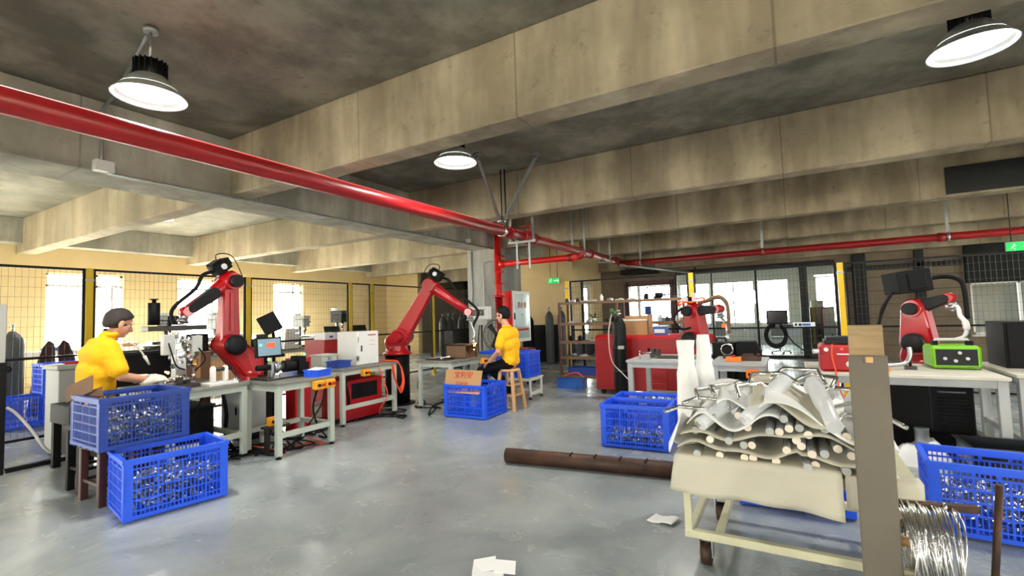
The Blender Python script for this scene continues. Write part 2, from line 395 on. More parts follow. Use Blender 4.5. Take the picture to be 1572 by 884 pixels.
NW = [0]
def window(axis, t, a0, a1, z0, z1, mullions, frame, thick=.06, transom=None, sill=True, glass='window_glass', into=1):
    NW[0] += 1; d = thick/2; w_ = .05
    def B(mb, a, b, zl, zh, tt0=None, tt1=None):
        u, v = (t-d if tt0 is None else tt0), (t+d if tt1 is None else tt1)
        return mb.bx(*((u,v,a,b,zl,zh) if axis == 'Y' else (a,b,u,v,zl,zh)))
    mb = MB(); B(mb,a0,a1,z0,z0+w_); B(mb,a0,a1,z1-w_,z1); B(mb,a0,a0+w_,z0,z1); B(mb,a1-w_,a1,z0,z1)
    for mx in mullions: B(mb,mx-w_/2,mx+w_/2,z0,z1)
    if transom: B(mb,a0,a1,transom-w_/2,transom+w_/2)
    o = struct('window_%d' % NW[0], mb, M[frame])
    es = [a0]+list(mullions)+[a1]
    for i in range(len(es)-1):
        part(o,'pane',B(MB(),es[i]+.02,es[i+1]-.02,z0+.02,z1-.02,t-.004,t+.004),M[glass])
    if sill: part(o,'sill',B(MB(),a0-.05,a1+.05,z0-.04,z0,t-.16 if into < 0 else t-.12,t+.12 if into < 0 else t+.2),M['white_frame'],.005)
    return o
for a, b in LW+LH: window('Y',-14.1,a,b,.4,2.6,[(a+b)/2+.2],'white_frame',transom=2.32)
# one sash of the first window stands open
sash = bpy.data.objects['window_1']
sb = MB(); ca = Vector((-14.0,5.12,0))
for (p,q) in (((0,0,1.0),(0,0,2.3)),((.55,-.38,1.0),(.55,-.38,2.3)),((0,0,1.0),(.55,-.38,1.0)),((0,0,2.3),(.55,-.38,2.3))): sb.bar(Vector(p)+ca,Vector(q)+ca,.045)
part(sash,'open_sash',sb,M['white_frame'])
window('Y',-5.3,12.85,13.75,.55,2.2,[],'white_frame',sill=False)
window('X',14.6,3.5,5.2,.6,1.78,[4.32],'white_frame',into=-1)
window('X',14.6,5.6,8.6,.6,1.78,[6.6,7.6],'white_frame',into=-1)
for a,b in ((-8.7,-6.6),(-6.2,-4.15),(-3.9,-2.72),(-2.62,-1.18),(-1.08,-.05),(.75,1.72),(2.4,4.5)): window('X',20.1,a,b,.75 if a>-4 else .45,2.4,[(a+b)/2] if b-a>1.3 else [],'white_frame',into=-1)
for a,b in ((-1.5,1.5),(8.5,12)): window('Y',9.1,a,b,.9,2.6,[a+1,a+2],'white_frame',into=-1)  # unseen right wall windows added for ambient light
for a,b in ((-12,-9.5),(-4,-1),(3,6)): window('X',-8.1,a,b,.9,2.6,[(a+b)/2],'white_frame')  # unseen windows behind the camera, added for ambient light
# maroon doorway and dark framed glass partition
df = MB().bx(-4.42,-4.30,14.42,14.7,0,2.25).bx(-3.07,-2.93,14.42,14.7,0,2.25).bx(-4.42,-2.93,14.42,14.7,2.12,2.27)
d1 = struct('door_1', df, M['maroon_frame'])
part(d1,'pane',MB().bx(-3.98,-3.07,14.56,14.57,.05,2.12),M['partition_glass'])
part(d1,'jamb',MB().bx(-4.05,-3.98,14.5,14.64,0,2.12),M['white_frame'])
part(d1,'notice',MB().bx(-3.86,-3.66,14.545,14.555,1.25,1.5),M['bin_blue'])
pw = [-2.9,-1.92,-.80,.30,1.0]; tb = MB().bx(-2.9,1.0,14.5,14.62,2.42,2.52).bx(-2.9,1.0,14.5,14.62,0,.07)
for i,x in enumerate(pw):
    wd = .09 if i == 3 else .025
    tb.bx(x-wd,x+wd,14.5,14.62,0,2.45)
gp = struct('window_%d' % (NW[0]+1), tb, M['dark_frame']); gp['label'] = 'floor to ceiling glass partition with dark frames'
for i in range(4): part(gp,'pane',MB().bx(pw[i]+.03,pw[i+1]-.03,14.55,14.56,.06,2.43),M['partition_glass'])
# sky portals in the openings that light the hall
R = math.pi/2
for a,b in LW+LH: portal('sky_portal',(-14.28,(a+b)/2,1.5),(0,-R,0),2.2,b-a)
for a,b in ((-1.5,1.5),(8.5,12)): portal('sky_portal',(9.22,(a+b)/2,1.75),(0,R,0),1.7,b-a)
for a,b in ((-12,-9.5),(-4,-1),(3,6)): portal('sky_portal',((a+b)/2,-8.27,1.75),(R,0,0),b-a,1.7)
for a,b in ((-8.7,-6.6),(-6.2,-4.15),(-3.9,-2.72),(-2.62,-1.18),(-1.08,-.05),(.75,1.72),(2.4,4.5)): portal('sky_portal',((a+b)/2,20.22,1.55),(-R,0,0),b-a,1.65)
# yellow line on the floor near the shelf
part(floor,'yellow_line',MB().bx(-6.0,-4.3,10.2,10.28,.001,.003),M['fence_yellow'])
part(floor,'expansion_joint',MB().bx(-14,-6.6,1.2,1.215,.0005,.002),M['dark_paint'])
outside = struct('ground', MB().bx(-60,60,-60,80,-.5,-.3), M['ground_outside'])
# ================================================================ lamps
def high_bay(loc, label, first={}):
    x, y, z = loc; hl = HC-z
    if z not in first:
        t = thing('high_bay_lamp', label, 'lamp', (0,0,0), 0, 'round high bay lamps under the slab')
        part(t,'shade',MB().lathe([(.09,.165),(.11,.16),(.145,.12),(.195,.06),(.24,0),(.247,-.004),(.24,.006),(.19,.066),(.14,.13),(.095,.15)],(0,0,0),28),M['lamp_shade'])
        part(t,'lens',MB().lathe([(.0,.052),(.11,.05),(.18,.045),(.205,.04),(.0,.060)],(0,0,0),28),M['lamp_lens'])
        hs = part(t,'driver_housing',MB().cyl((0,0,.16),(0,0,.30),.06,n=20),M['machine_black'])
        fm = MB()
        for k in range(18):
            a = k*math.pi/9; fm.box((.085*math.cos(a),.085*math.sin(a),.225),(.055,.008,.12),(0,0,a))
        part(hs,'cooling_fins',fm,M['machine_black'])
        part(t,'hanger',MB().cyl((0,0,.30),(0,0,hl),.011,n=8).cyl((0,0,hl-.04),(0,0,hl),.05,n=12),M['galvanised'])
        l = bpy.data.lights.new('lamp_light','AREA'); l.shape = 'DISK'; l.size = .33; l.energy = LAMP_W; l.color = (1,.97,.92); l.spread = math.radians(170)
        lo = bpy.data.objects.new('lamp_light', l); COL.objects.link(lo); lo.parent = t; lo.location = (0,0,.03)
        first[z] = t; t.location = loc; return t
    return copy_tree(first[z], loc, 0, label, 'round high bay lamps under the slab')
HZ = 3.12
high_bay((-4.2,1.70,HZ),'glowing high bay lamp above the thick red pipe at left')
high_bay((-3.24,4.33,HZ),'small round high bay lamp left of the metal pipe braces')
high_bay((1.19,4.46,HZ),'large white high bay lamp in the upper right corner')
high_bay((-9.9,7.25,HZ),'high bay lamp half hidden between beams over the left cell')
for i,(x, y) in enumerate(((2.6,7.5),(-1.4,7.5),(6.9,10.5),(-3.0,-1.6),(2.5,-1.6),(-3.0,-4.9),(2.6,-4.9),(-10,4.2),(-10,10.6),(4.6,1.2))):  # all but the first are unseen lamps added to light the hall
    high_bay((x,y,3.33),'high bay lamp out of view above ' + ['the right robot','the red cabinet, added for light','the far right corner, added for light','the camera, added for light','the near right aisle, added for light','the near left aisle, added for light','the front windows, added for light','the glove worker cell, added for light','the far left corner, added for light','the right windows, added for light'][i])

# ================================================================ fire pipes and hangers
PX, PZ = -3.9, 2.695
t = thing('sprinkler_main_pipe','thick dark red fire pipe running diagonally under the ceiling','pipe',(PX,-7.5,PZ))
part(t,'pipe',MB().cyl((PX,-7.5,PZ),(PX,12.3,PZ),.082,n=24),M['pipe_red'])
for y in (-1.5,6.62,7.1,7.45,9.75,10.25,12.0):
    part(t,'coupling',MB().cyl((PX,y-.055,PZ),(PX,y+.055,PZ),.10,n=20).cyl((PX-.12,y-.03,PZ),(PX-.12,y+.03,PZ),.025,n=8).box((PX-.1,y,PZ),(.06,.06,.04)).box((PX+.1,y,PZ),(.06,.06,.04)),M['pipe_red'])
vl = part(t,'butterfly_valve',MB().cyl((PX,7.22,PZ),(PX,7.32,PZ),.12,n=20).cyl((PX,7.27,PZ+.1),(PX,7.27,PZ+.22),.025,n=10),M['pipe_red'])
part(vl,'lever',MB().bar((PX-.16,7.27,PZ+.22),(PX+.06,7.27,PZ+.22),.03,.015),M['pipe_red'])
t = thing('sprinkler_riser','bright red vertical pipe on the concrete column','pipe',(-5.79,9.26,0))
part(t,'pipe',MB().cyl((-5.79,9.26,.02),(-5.79,9.26,HS+.4),.075,n=20),M['pipe_red_bright'])
part(t,'lower_sleeve',MB().cyl((-5.79,9.26,.02),(-5.79,9.26,1.78),.086,n=20),M['pipe_red'])
part(t,'flange',MB().cyl((-5.79,9.26,1.77),(-5.79,9.26,1.82),.13,n=20),M['pipe_red_bright'])
for z in (2.08,2.36,2.72): part(t,'clamp',MB().cyl((-5.79,9.26,z-.02),(-5.79,9.26,z+.02),.088,n=20).box((-5.79,9.36,z),(.2,.12,.03)),M['pipe_red_bright'])
t = thing('sprinkler_branch_pipe','short bright red horizontal pipe from the riser to the main','pipe',(-5.71,9.26,2.53))
part(t,'pipe',MB().cyl((-5.70,9.26,2.53),(PX+.1,9.26,2.53),.068,n=20),M['pipe_red_bright'])
part(t,'elbow',MB().tube([(PX+.1,9.26,2.53),(PX+.18,9.26,2.55),(PX+.2,9.26,2.62)],.07,14,4),M['pipe_red'])
part(t,'coupling',MB().cyl((PX-.12,9.26,2.53),(PX-.02,9.26,2.53),.085,n=16),M['pipe_red'])
part(t,'tee',MB().cyl((-5.72,9.26,2.53),(-5.62,9.26,2.53),.09,n=18),M['pipe_red_bright'])
t = thing('sprinkler_cross_pipe','long red pipe across the back above the glass partition','pipe',(-3.9,12.3,2.62))
part(t,'pipe',MB().cyl((PX,12.25,2.62),(9,12.25,2.62),.075,n=18),M['pipe_red'])
for x in (-3.4,-.5,2.6,5.2): part(t,'coupling',MB().cyl((x-.05,12.25,2.62),(x+.05,12.25,2.62),.092,n=18),M['pipe_red'])
t = thing('steel_conduit_pipe','thin pinkish steel pipe continuing behind the red main','pipe',(-3.85,12.3,2.6))
part(t,'pipe',MB().cyl((-3.82,12.1,2.58),(-2.3,13.6,2.36),.035,n=12),M['galvanised'])
part(t,'end_cap',MB().cyl((-2.32,13.57,2.362),(-2.24,13.65,2.352),.055,n=12).box((-2.2,13.6,2.42),(.05,.05,.16)),M['machine_black'])
def strut(name, label, p, q, wdt=.04):
    o = thing(name, label, 'pipe brace', p, 0, 'steel pipe braces')
    part(o,'channel',MB().bar(p,q,wdt,.012).bar(Vector(p)+Vector((wdt/2,0,.012)),Vector(q)+Vector((wdt/2,0,.012)),.006,.03).bar(Vector(p)+Vector((-wdt/2,0,.012)),Vector(q)+Vector((-wdt/2,0,.012)),.006,.03),M['galvanised'])
    part(o,'ceiling_hinge',MB().box((q[0],q[1],HC-.01),(.10,.10,.02)).box((q[0],q[1],HC-.05),(.03,.05,.09)).cyl((q[0]-.04,q[1],HC-.06),(q[0]+.04,q[1],HC-.06),.014,n=8),M['galvanised'])
    part(o,'pipe_hinge',MB().sph(p,.035,10,6).box((p[0],p[1],p[2]-.04),(.04,.03,.08)),M['steel_bright'])
    return o
strut('pipe_brace','left steel brace slanting from slab to red pipe clamp',(PX-.02,6.36,2.85),(-3.76,5.55,3.62))
strut('pipe_brace','right steel brace slanting from slab to red pipe clamp',(PX+.05,6.40,2.85),(-3.05,6.0,3.62))
t = thing('pipe_clamp_hanger','threaded rod and clamp holding the red main pipe','hanger',(PX,6.4,2.6))
part(t,'rod',MB().cyl((PX,6.4,2.75),(PX,6.4,HC),.011,n=8).cyl((PX+.06,6.42,2.75),(PX+.06,6.42,HC),.014,n=8),M['steel_dark'])
part(t,'clamp',MB().lathe([(.084,-.03),(.098,-.03),(.098,.03),(.084,.03)],(PX,6.4,PZ),20,'Y').box((PX,6.4,PZ+.13),(.12,.09,.07)),M['steel_bright'])
def trapeze(x0, x1, y, zt, zb, label, tails=False):
    o = thing('trapeze_hanger', label, 'hanger', (x0,y,zb), 0, 'trapeze hangers')
    for x in (x0,x1): part(o,'rod',MB().bar((x,y,zb),(x,y,zt),.04,.025),M['galvanised'])
    part(o,'cross_bar',MB().bar((x0-.04,y,zb),(x1+.04,y,zb),.045,.035),M['galvanised'])
    if tails:
        for x in (x0+.12,x1-.08): part(o,'tail_rod',MB().bar((x,y,zb-.45),(x,y,zb),.035,.02),M['galvanised'])
trapeze(PX-.20,PX+.24,7.0,HC,PZ-.11,'galvanised hanger frame on the red main beside the valve',True)
trapeze(PX-.14,PX+.14,9.55,HC,PZ-.11,'slim hanger frame on the red main before the third beam')
trapeze(PX-.14,PX+.14,11.2,HC,PZ-.11,'far hanger frame on the red main near its end')
for x, lb in ((-3.3,'double rod hanger on the cross pipe near the pipe junction'),(-.5,'rod hanger on the cross pipe above the glass partition'),(2.7,'rod hanger on the cross pipe above the right robot')):
    o = thing('rod_hanger', lb, 'hanger', (x,12.25,2.6), 0, 'rod hangers')
    part(o,'rod',MB().bar((x,12.25,2.7),(x,12.25,HC),.05,.03),M['galvanised']); part(o,'clamp',MB().lathe([(.077,-.02),(.092,-.02),(.092,.02),(.077,.02)],(x,12.25,2.62),16,'X'),M['galvanised'])
# cable conduit and junction boxes on the girder
t = thing('girder_conduit','grey conduit along the bottom edge of the long girder','conduit',(-5.97,2.0,2.97))
part(t,'tube',MB().cyl((-5.965,2.05,2.925),(-5.965,9.35,2.925),.016,n=10),M['galvanised'])
part(t,'drop_tube',MB().tube([(-5.97,2.0,3.02),(-5.97,2.0,3.4),(-5.95,2.0,3.58),(-5.7,2.0,3.64)],.016,10,4).cyl((-5.7,2.0,3.64),(-4.26,1.7,3.64),.014,n=8),M['galvanised'])
part(t,'junction_box',MB().bx(-5.99,-5.90,1.93,2.09,2.93,3.04).bx(-5.90,-5.894,1.94,2.08,2.94,3.03),M['plastic_white'],.006)
part(t,'small_junction_box',MB().bx(-5.99,-5.92,8.3,8.4,2.95,3.03),M['plastic_white'],.006)
part(t,'riser_tube',MB().cyl((-5.975,8.35,3.0),(-5.975,8.35,3.5),.014,n=8),M['galvanised'])
t = thing('column_conduit','thin conduits running down the left half of the column','conduit',(-6.5,9.4,1.3))
part(t,'tube',MB().cyl((-6.62,9.40,1.25),(-6.62,9.40,2.92),.016,n=8),M['galvanised'])
part(t,'bent_tube',MB().tube([(-6.28,9.40,1.25),(-6.28,9.40,2.5),(-6.24,9.40,2.6),(-6.1,9.40,2.64),(-5.9,9.40,2.64)],.014,8,4),M['galvanised'])
# black fan coil above the doorway
t = thing('fan_coil_unit','black fan coil unit hung above the maroon doorway','air unit',(-3.9,14.1,2.4))
part(t,'casing',MB().bx(-4.35,-3.3,13.85,14.28,2.45,2.60),M['machine_black'],.02); part(t,'grille',MB().bx(-4.3,-3.35,13.83,13.85,2.47,2.57),M['cover_grey'])
for x in (-4.25,-3.4): part(t,'hanger_rod',MB().cyl((x,14.05,2.58),(x,14.05,HC),.01,n=6),M['steel_dark'])

# ================================================================ robot cell fences
def wire_panel(parent, axis, t, a0, a1, z0, z1, sv=.055, sh=.11, th=.0027):
    mb = MB(); n = int((a1-a0)/sv); h = th/2
    for k in range(1,n):
        a = a0 + (a1-a0)*k/n
        mb.bx(*((t-h,t+h,a-h,a+h,z0,z1) if axis == 'Y' else (a-h,a+h,t-h,t+h,z0,z1)))
    n = int((z1-z0)/sh)
    for k in range(1,n):
        z = z0 + (z1-z0)*k/n
        mb.bx(*((t+h,t+3*h,a0,a1,z-h,z+h) if axis == 'Y' else (a0,a1,t+h,t+3*h,z-h,z+h)))
    return part(parent,'wire_mesh',mb,M['mesh_wire'],kind='stuff')
def fence(axis, t, posts, edges, top, label, pm, pw=.06):
    loc = (t,posts[0],0) if axis == 'Y' else (posts[0],t,0)
    o = thing('safety_fence', label, 'fence', loc)
    def P(a, d=0): return (t+d,a) if axis == 'Y' else (a,t+d)
    for a in posts:
        x, y = P(a); ob = part(o,'post',MB().bx(x-pw/2,x+pw/2,y-pw/2,y+pw/2,.01,top),M[pm],.004)
        part(ob,'foot_plate',MB().bx(x-.07,x+.07,y-.07,y+.07,0,.012),M[pm]); part(ob,'clip',MB().bx(x-pw/2-.006,x+pw/2+.006,y-pw/2-.006,y+pw/2+.006,top-.16,top-.135),M['galvanised'])
    for a0, a1 in edges:
        for z, nm in ((top-.015,'top_rail'),(1.02,'middle_rail'),(.11,'bottom_rail')):
            (x0,y0),(x1,y1) = P(a0), P(a1); part(o,nm,MB().bar((x0,y0,z),(x1,y1,z),.028,.028),M['fence_black'])
        for a in (a0,a1):
            x, y = P(a); part(o,'upright',MB().bar((x,y,.09),(x,y,top),.03,.03),M['fence_black'])
        wire_panel(o,axis,t,a0,a1,.11,top-.02)
    return o
fence('Y',-7.62,[2.45,4.48,6.55,7.12,9.1],[(-.6,2.40),(2.50,4.43),(4.53,6.50),(6.60,7.07),(7.17,9.05),(9.15,11.9)],2.1,'tall black wire mesh fence with olive yellow posts along the left cells','fence_yellow_olive',.075)
fence('X',8.8,[-3.87,-1.5,.67],[(-3.80,-1.56),(-1.44,.60),(.74,3.4)],2.0,'black wire mesh fence with bright yellow posts behind the right robots','fence_yellow',.075)
o = bpy.data.objects['safety_fence.001']; part(o,'upright',MB().bar((-3.55,8.8,.09),(-3.55,8.8,2.0),.045),M['fence_black'])
t = thing('gate_post','black bottomed grey gate post at the far left edge','post',(-6.5,1.44,0))
part(t,'pole',MB().bx(-6.53,-6.47,1.41,1.47,.5,1.6),M['panel_grey'],.004); part(t,'boot',MB().bx(-6.54,-6.46,1.40,1.48,0,1.05),M['fence_black'],.004); part(t,'knob',MB().sph((-6.47,1.49,.98),.03,10,6),M['rubber'])
t = thing('gate_floor_rail','black floor rail of the left cell gate','rail',(-6.55,1.7,0))
part(t,'rail',MB().bx(-6.62,-6.5,1.50,2.1,0,.02).bx(-6.59,-6.53,1.50,2.1,.02,.035),M['fence_black'])
# ================================================================ blue crates
CR = {}
def crate_proto(L, W, H, m):
    key = (L,W,H,m)
    if key in CR: return CR[key]
    mt = M[m]; P = {}
    lv = [.03] + [H*k/6 for k in range(1,6)] + [H-.03]
    def side(a0, a1, tf, handle):
        mb = MB()
        def B(u0,u1,z0,z1,th,off=0): mb.bx(*tf(u0,u1,-th/2+off,th/2+off,z0,z1))
        n = max(6,int((a1-a0-.1)/.024))
        for k in range(n+1):
            u = a0+.05+(a1-a0-.1)*k/n; wd = .011 if k % 6 == 0 else .0055
            if handle and abs(u-(a0+a1)/2) < .065: B(u-wd/2,u+wd/2,.02,H*5/6,.006)
            else: B(u-wd/2,u+wd/2,.02,H-.02,.008)
        for k, z in enumerate(lv): B(a0,a1,z-(.012 if k in (0,6) else .0045),z+(.012 if k in (0,6) else .0045),.014 if k not in (0,6) else .018)
        B(a0,a0+.055,.01,H-.01,.012); B(a1-.055,a1,.01,H-.01,.012)
        if handle: c = (a0+a1)/2; B(c-.075,c-.06,H*5/6,H-.03,.02); B(c+.06,c+.075,H*5/6,H-.03,.02)
        return mb
    P['long'] = [side(-L/2,L/2,lambda u0,u1,t0,t1,z0,z1,s=s:(u0,u1,s*(W/2-.008)+t0,s*(W/2-.008)+t1,z0,z1),True) for s in (-1,1)]
    P['short'] = [side(-W/2,W/2,lambda u0,u1,t0,t1,z0,z1,s=s:(s*(L/2-.008)+t0,s*(L/2-.008)+t1,u0,u1,z0,z1),True) for s in (-1,1)]
    rim = MB()
    for s in (-1,1):
        rim.bx(-L/2-.008,L/2+.008,s*(W/2-.006)-.014,s*(W/2-.006)+.014,H-.028,H)
        rim.bx(s*(L/2-.006)-.014,s*(L/2-.006)+.014,-W/2+.008,W/2-.008,H-.028,H)
    bot = MB().bx(-L/2+.012,L/2-.012,-W/2+.012,W/2-.012,.012,.02)
    for k in range(5): bot.bx(-L/2+.01,L/2-.01,-W/2+.05+(W-.1)*k/4-.006,-W/2+.05+(W-.1)*k/4+.006,0,.013)
    c = {'rim':[mesh('rim',rim,mt)],'bottom':[mesh('bottom',bot,mt)],'side_panel':[mesh('side_panel',a,mt) for a in P['long']+P['short']]}
    CR[key] = c; return c
def crate(loc, rz, dims, label, m='crate_blue', group='blue plastic crates'):
    c = crate_proto(*dims, m); t = thing('plastic_crate', label, 'crate', loc, rz, group)
    for nm in ('rim','bottom','side_panel'):
        for me in c[nm]:
            o = bpy.data.objects.new(nm, me); COL.objects.link(o); o.parent = t
    return t
def heap(name, label, cat, loc, rz, L, W, z0, z1, n, m, seed, r=.011, ln=.09):
    rnd = random.Random(seed); mb = MB()
    for k in range(n):
        p = Vector((rnd.uniform(-L/2+.05,L/2-.05), rnd.uniform(-W/2+.05,W/2-.05), rnd.uniform(z0+.03,z1)))
        d = Vector((rnd.uniform(-1,1),rnd.uniform(-1,1),rnd.uniform(-.5,.5))).normalized()*ln/2
        q = p+d; p = p-d
        for v in (p,q): v.x = max(-L/2+.03,min(L/2-.03,v.x)); v.y = max(-W/2+.03,min(W/2-.03,v.y)); v.z = max(z0+.015,v.z)
        mb.cyl(p,q,r*rnd.uniform(.6,1.2),n=6)
    o = bpy.data.objects.new(name, mesh(name,mb,m)); COL.objects.link(o); o.location = loc; o.rotation_euler = (0,0,rz)
    return tag(o,label,cat,None,'stuff')
S1 = (.57,.45,.43); S2 = (.65,.50,.43)
crate((-4.20,1.86,0),math.radians(80),S2,'bright blue crate on the floor in front of the brown stool')
heap('metal_fittings','shiny metal fittings filling the blue crate on the floor at left','fittings',(-4.20,1.86,.02),math.radians(80),.65,.50,0,.24,230,M['steel'],1)
crate((-4.60,1.765,.446),math.radians(89),(.59,.56,.39),'dusty blue crate raised on the brown stool beside the seated worker','crate_blue_dusty')
heap('metal_fittings','shiny metal fittings inside the crate raised on the brown stool','fittings',(-4.60,1.765,.468),math.radians(89),.59,.56,0,.20,190,M['steel'],2)
crate((-3.83,5.45,0),math.radians(2),(.66,.57,.44),'blue crate holding a cardboard sheet with red lettering')
crate((-1.405,4.845,0),math.radians(3),(.66,.40,.43),'front one of two blue crates right of the long steel pipe')
crate((-1.42,5.27,0),math.radians(4),(.66,.40,.43),'rear one of two blue crates before the grey bench')
heap('metal_fittings','metal fittings at the bottom of the front crate by the pipe','fittings',(-1.405,4.845,.02),math.radians(3),.66,.40,0,.14,200,M['steel'],3)
crate((1.02,3.88,0),math.radians(-4),(.74,.44,.42),'blue crate with shiny parts at the right edge beside the wire coil')
heap('metal_fittings','shiny wrapped parts filling the blue crate at the right edge','fittings',(1.02,3.88,.02),math.radians(-4),.74,.44,0,.22,260,M['steel_bright'],4)
crate((-.06,3.88,0),math.radians(3),(.66,.42,.36),'blue crate on the floor behind the trolley')
crate((-9.35,2.28,0),math.radians(88),S1,'lower left crate of the blue stack behind the left fence')
crate((-9.35,2.88,0),math.radians(91),S1,'lower right crate of the blue stack behind the left fence')
crate((-9.30,2.72,.435),math.radians(90),S1,'topmost crate of the blue stack behind the left fence')
crate((-4.30,6.92,.335),math.radians(2),(.60,.42,.42),'left blue crate on the white stand behind the worker on the wooden stool')
crate((-3.83,6.92,.335),math.radians(91),(.44,.30,.42),'right blue crate on the white stand behind the worker on the wooden stool')

# ================================================================ work benches
def bench(label, x0, x1, y0, y1, h, m='bench_paint', top='bench_top', leg=.055, rail=.2, name='work_bench', topth=.03, apron=.06, group='steel work benches'):
    t = thing(name, label, 'work bench', ((x0+x1)/2,(y0+y1)/2,0), 0, group); l2 = leg/2
    part(t,'top',MB().bx(x0-.015,x1+.015,y0-.015,y1+.015,h-topth,h),M[top],.004)
    for x in (x0+l2,x1-l2):
        for y in (y0+l2,y1-l2):
            o = part(t,'leg',MB().bx(x-l2,x+l2,y-l2,y+l2,.03,h-topth),M[m],.004)
            part(o,'foot',MB().cyl((x,y,.008),(x,y,.035),.012,n=8).cyl((x,y,0),(x,y,.01),.03,n=12),M['rubber'])
    for y in (y0+l2,y1-l2): part(t,'apron',MB().bx(x0+leg,x1-leg,y-l2*.8,y+l2*.8,h-topth-apron,h-topth),M[m])
    for x in (x0+l2,x1-l2): part(t,'apron',MB().bx(x-l2*.8,x+l2*.8,y0+leg,y1-leg,h-topth-apron,h-topth),M[m])
    if rail:
        for x in (x0+l2,x1-l2): part(t,'stretcher',MB().bx(x-l2*.75,x+l2*.75,y0+leg,y1-leg,rail,rail+.05),M[m])
        part(t,'stretcher',MB().bx(x0+leg,x1-leg,y1-l2*1.75,y1-l2*.25,rail,rail+.05),M[m])
    return t
bench('grey steel bench in front of the worker with white gloves',-5.85,-4.86,2.14,2.86,.75)
bench('small grey bench with a yellow button box on its corner',-5.0,-4.42,2.90,3.58,.75)
bench('grey bench carrying the tall white control cabinet',-5.65,-4.98,4.15,5.12,.73)
bench('grey bench under the second welding robot beside the cardboard crate',-4.92,-4.28,5.50,6.70,.71)
bench('long light grey bench behind the two blue crates',-1.80,-.95,5.85,6.75,.75,'bench_grey','bench_grey',.06)
bench('short grey bench with an orange button box right of the foam tubes',-.82,-.28,5.75,6.55,.75,'bench_grey','bench_grey',.075)
bench('long pale bench carrying the red and green welding machines',.10,1.42,5.15,6.1,.75,'bench_grey','pale_top',.065,.12)
bench('pale bench at the far right edge under the black cabinet',1.52,3.0,5.3,6.3,.76,'bench_grey','pale_top',.07,.2)
t = bench('low white stand carrying two blue crates behind the stool',-4.62,-3.66,6.735,7.155,.335,'panel_white','panel_white',.03,.06,'crate_stand',.02,.03,'low stands')

# ================================================================ stools
def stool(label, c, h, r, m, name='wooden_stool', square=False):
    x, y = c; t = thing(name, label, 'stool', (x,y,0))
    if square: part(t,'seat',MB().bx(x-r,x+r,y-r,y+r,h-.04,h),M[m],.006)
    else: part(t,'seat',MB().lathe([(0,h-.035),(r-.01,h-.035),(r,h-.025),(r,h-.008),(r-.01,h),(0,h)],(x,y,0),24),M[m])
    for sx in (-1,1):
        for sy in (-1,1):
            p = (x+sx*r*.62,y+sy*r*.62,h-.035); q = (x+sx*r*1.02,y+sy*r*1.02,0)
            if square: p = (x+sx*(r-.03),y+sy*(r-.03),h-.04); q = (x+sx*(r-.03),y+sy*(r-.03),0)
            part(t,'leg',MB().bar(p,q,.042 if not square else .05),M[m],.004)
    for z in ((h*.38,h*.62) if not square else (h*.35,)):
        k = (1.02-(.40)*z/h)*r if not square else r-.03
        for a,b in (((-k,-k),(k,-k)),((k,-k),(k,k)),((k,k),(-k,k)),((-k,k),(-k,-k))):
            part(t,'rung',MB().bar((x+a[0],y+a[1],z),(x+b[0],y+b[1],z),.022),M[m])
    return t
stool('pale wooden stool carrying the worker beside the lettered cardboard',(-3.56,5.93),.585,.155,'wood_pale')
stool('dark brown wooden stool under the raised blue crate',(-4.74,1.74),.446,.20,'wood_dark',square=True)
stool('black square stool under the worker with white gloves',(-5.2,1.72),.54,.14,'machine_black',square=True)

# ================================================================ people
def remesh(o, vox, sm=4, disp=0):
    r = o.modifiers.new('remesh','REMESH'); r.mode = 'VOXEL'; r.voxel_size = vox; r.use_smooth_shade = True
    s = o.modifiers.new('smooth','SMOOTH'); s.iterations = sm; s.factor = .5
    if disp:
        tx = bpy.data.textures.get('cloth_folds') or bpy.data.textures.new('cloth_folds','CLOUDS'); tx.noise_scale = .07
        d = o.modifiers.new('folds','DISPLACE'); d.texture = tx; d.strength = disp; d.mid_level = .5
def head(mb, c, fw, up, s=1.0):
    fw, up = Vector(fw).normalized(), Vector(up).normalized(); rt = fw.cross(up).normalized(); up = rt.cross(fw); c = Vector(c)
    Mx = Matrix((rt,fw,up)).transposed()
    def W(x,y,z): return c + s*(rt*x + fw*y + up*z)
    mb.sph(W(0,-.008,.035),Vector((.075,.094,.085))*s,20,14,Mx)      # cranium
    mb.sph(W(0,.022,-.035),Vector((.062,.068,.075))*s,18,12,Mx)      # face
    mb.sph(W(0,.055,-.088),Vector((.032,.030,.024))*s,12,8,Mx)       # chin
    mb.cap(W(0,.088,.005),W(0,.108,-.032),.011*s,.016*s)             # nose
    mb.sph(W(0,.086,-.062),Vector((.026,.012,.010))*s,10,6,Mx)       # lips
    mb.cap(W(-.04,.078,.022),W(.04,.078,.022),.013*s)                # brow
    for e in (-1,1): mb.sph(W(e*.078,-.008,-.015),Vector((.012,.022,.034))*s,10,8,Mx)   # ears
    return W, Mx
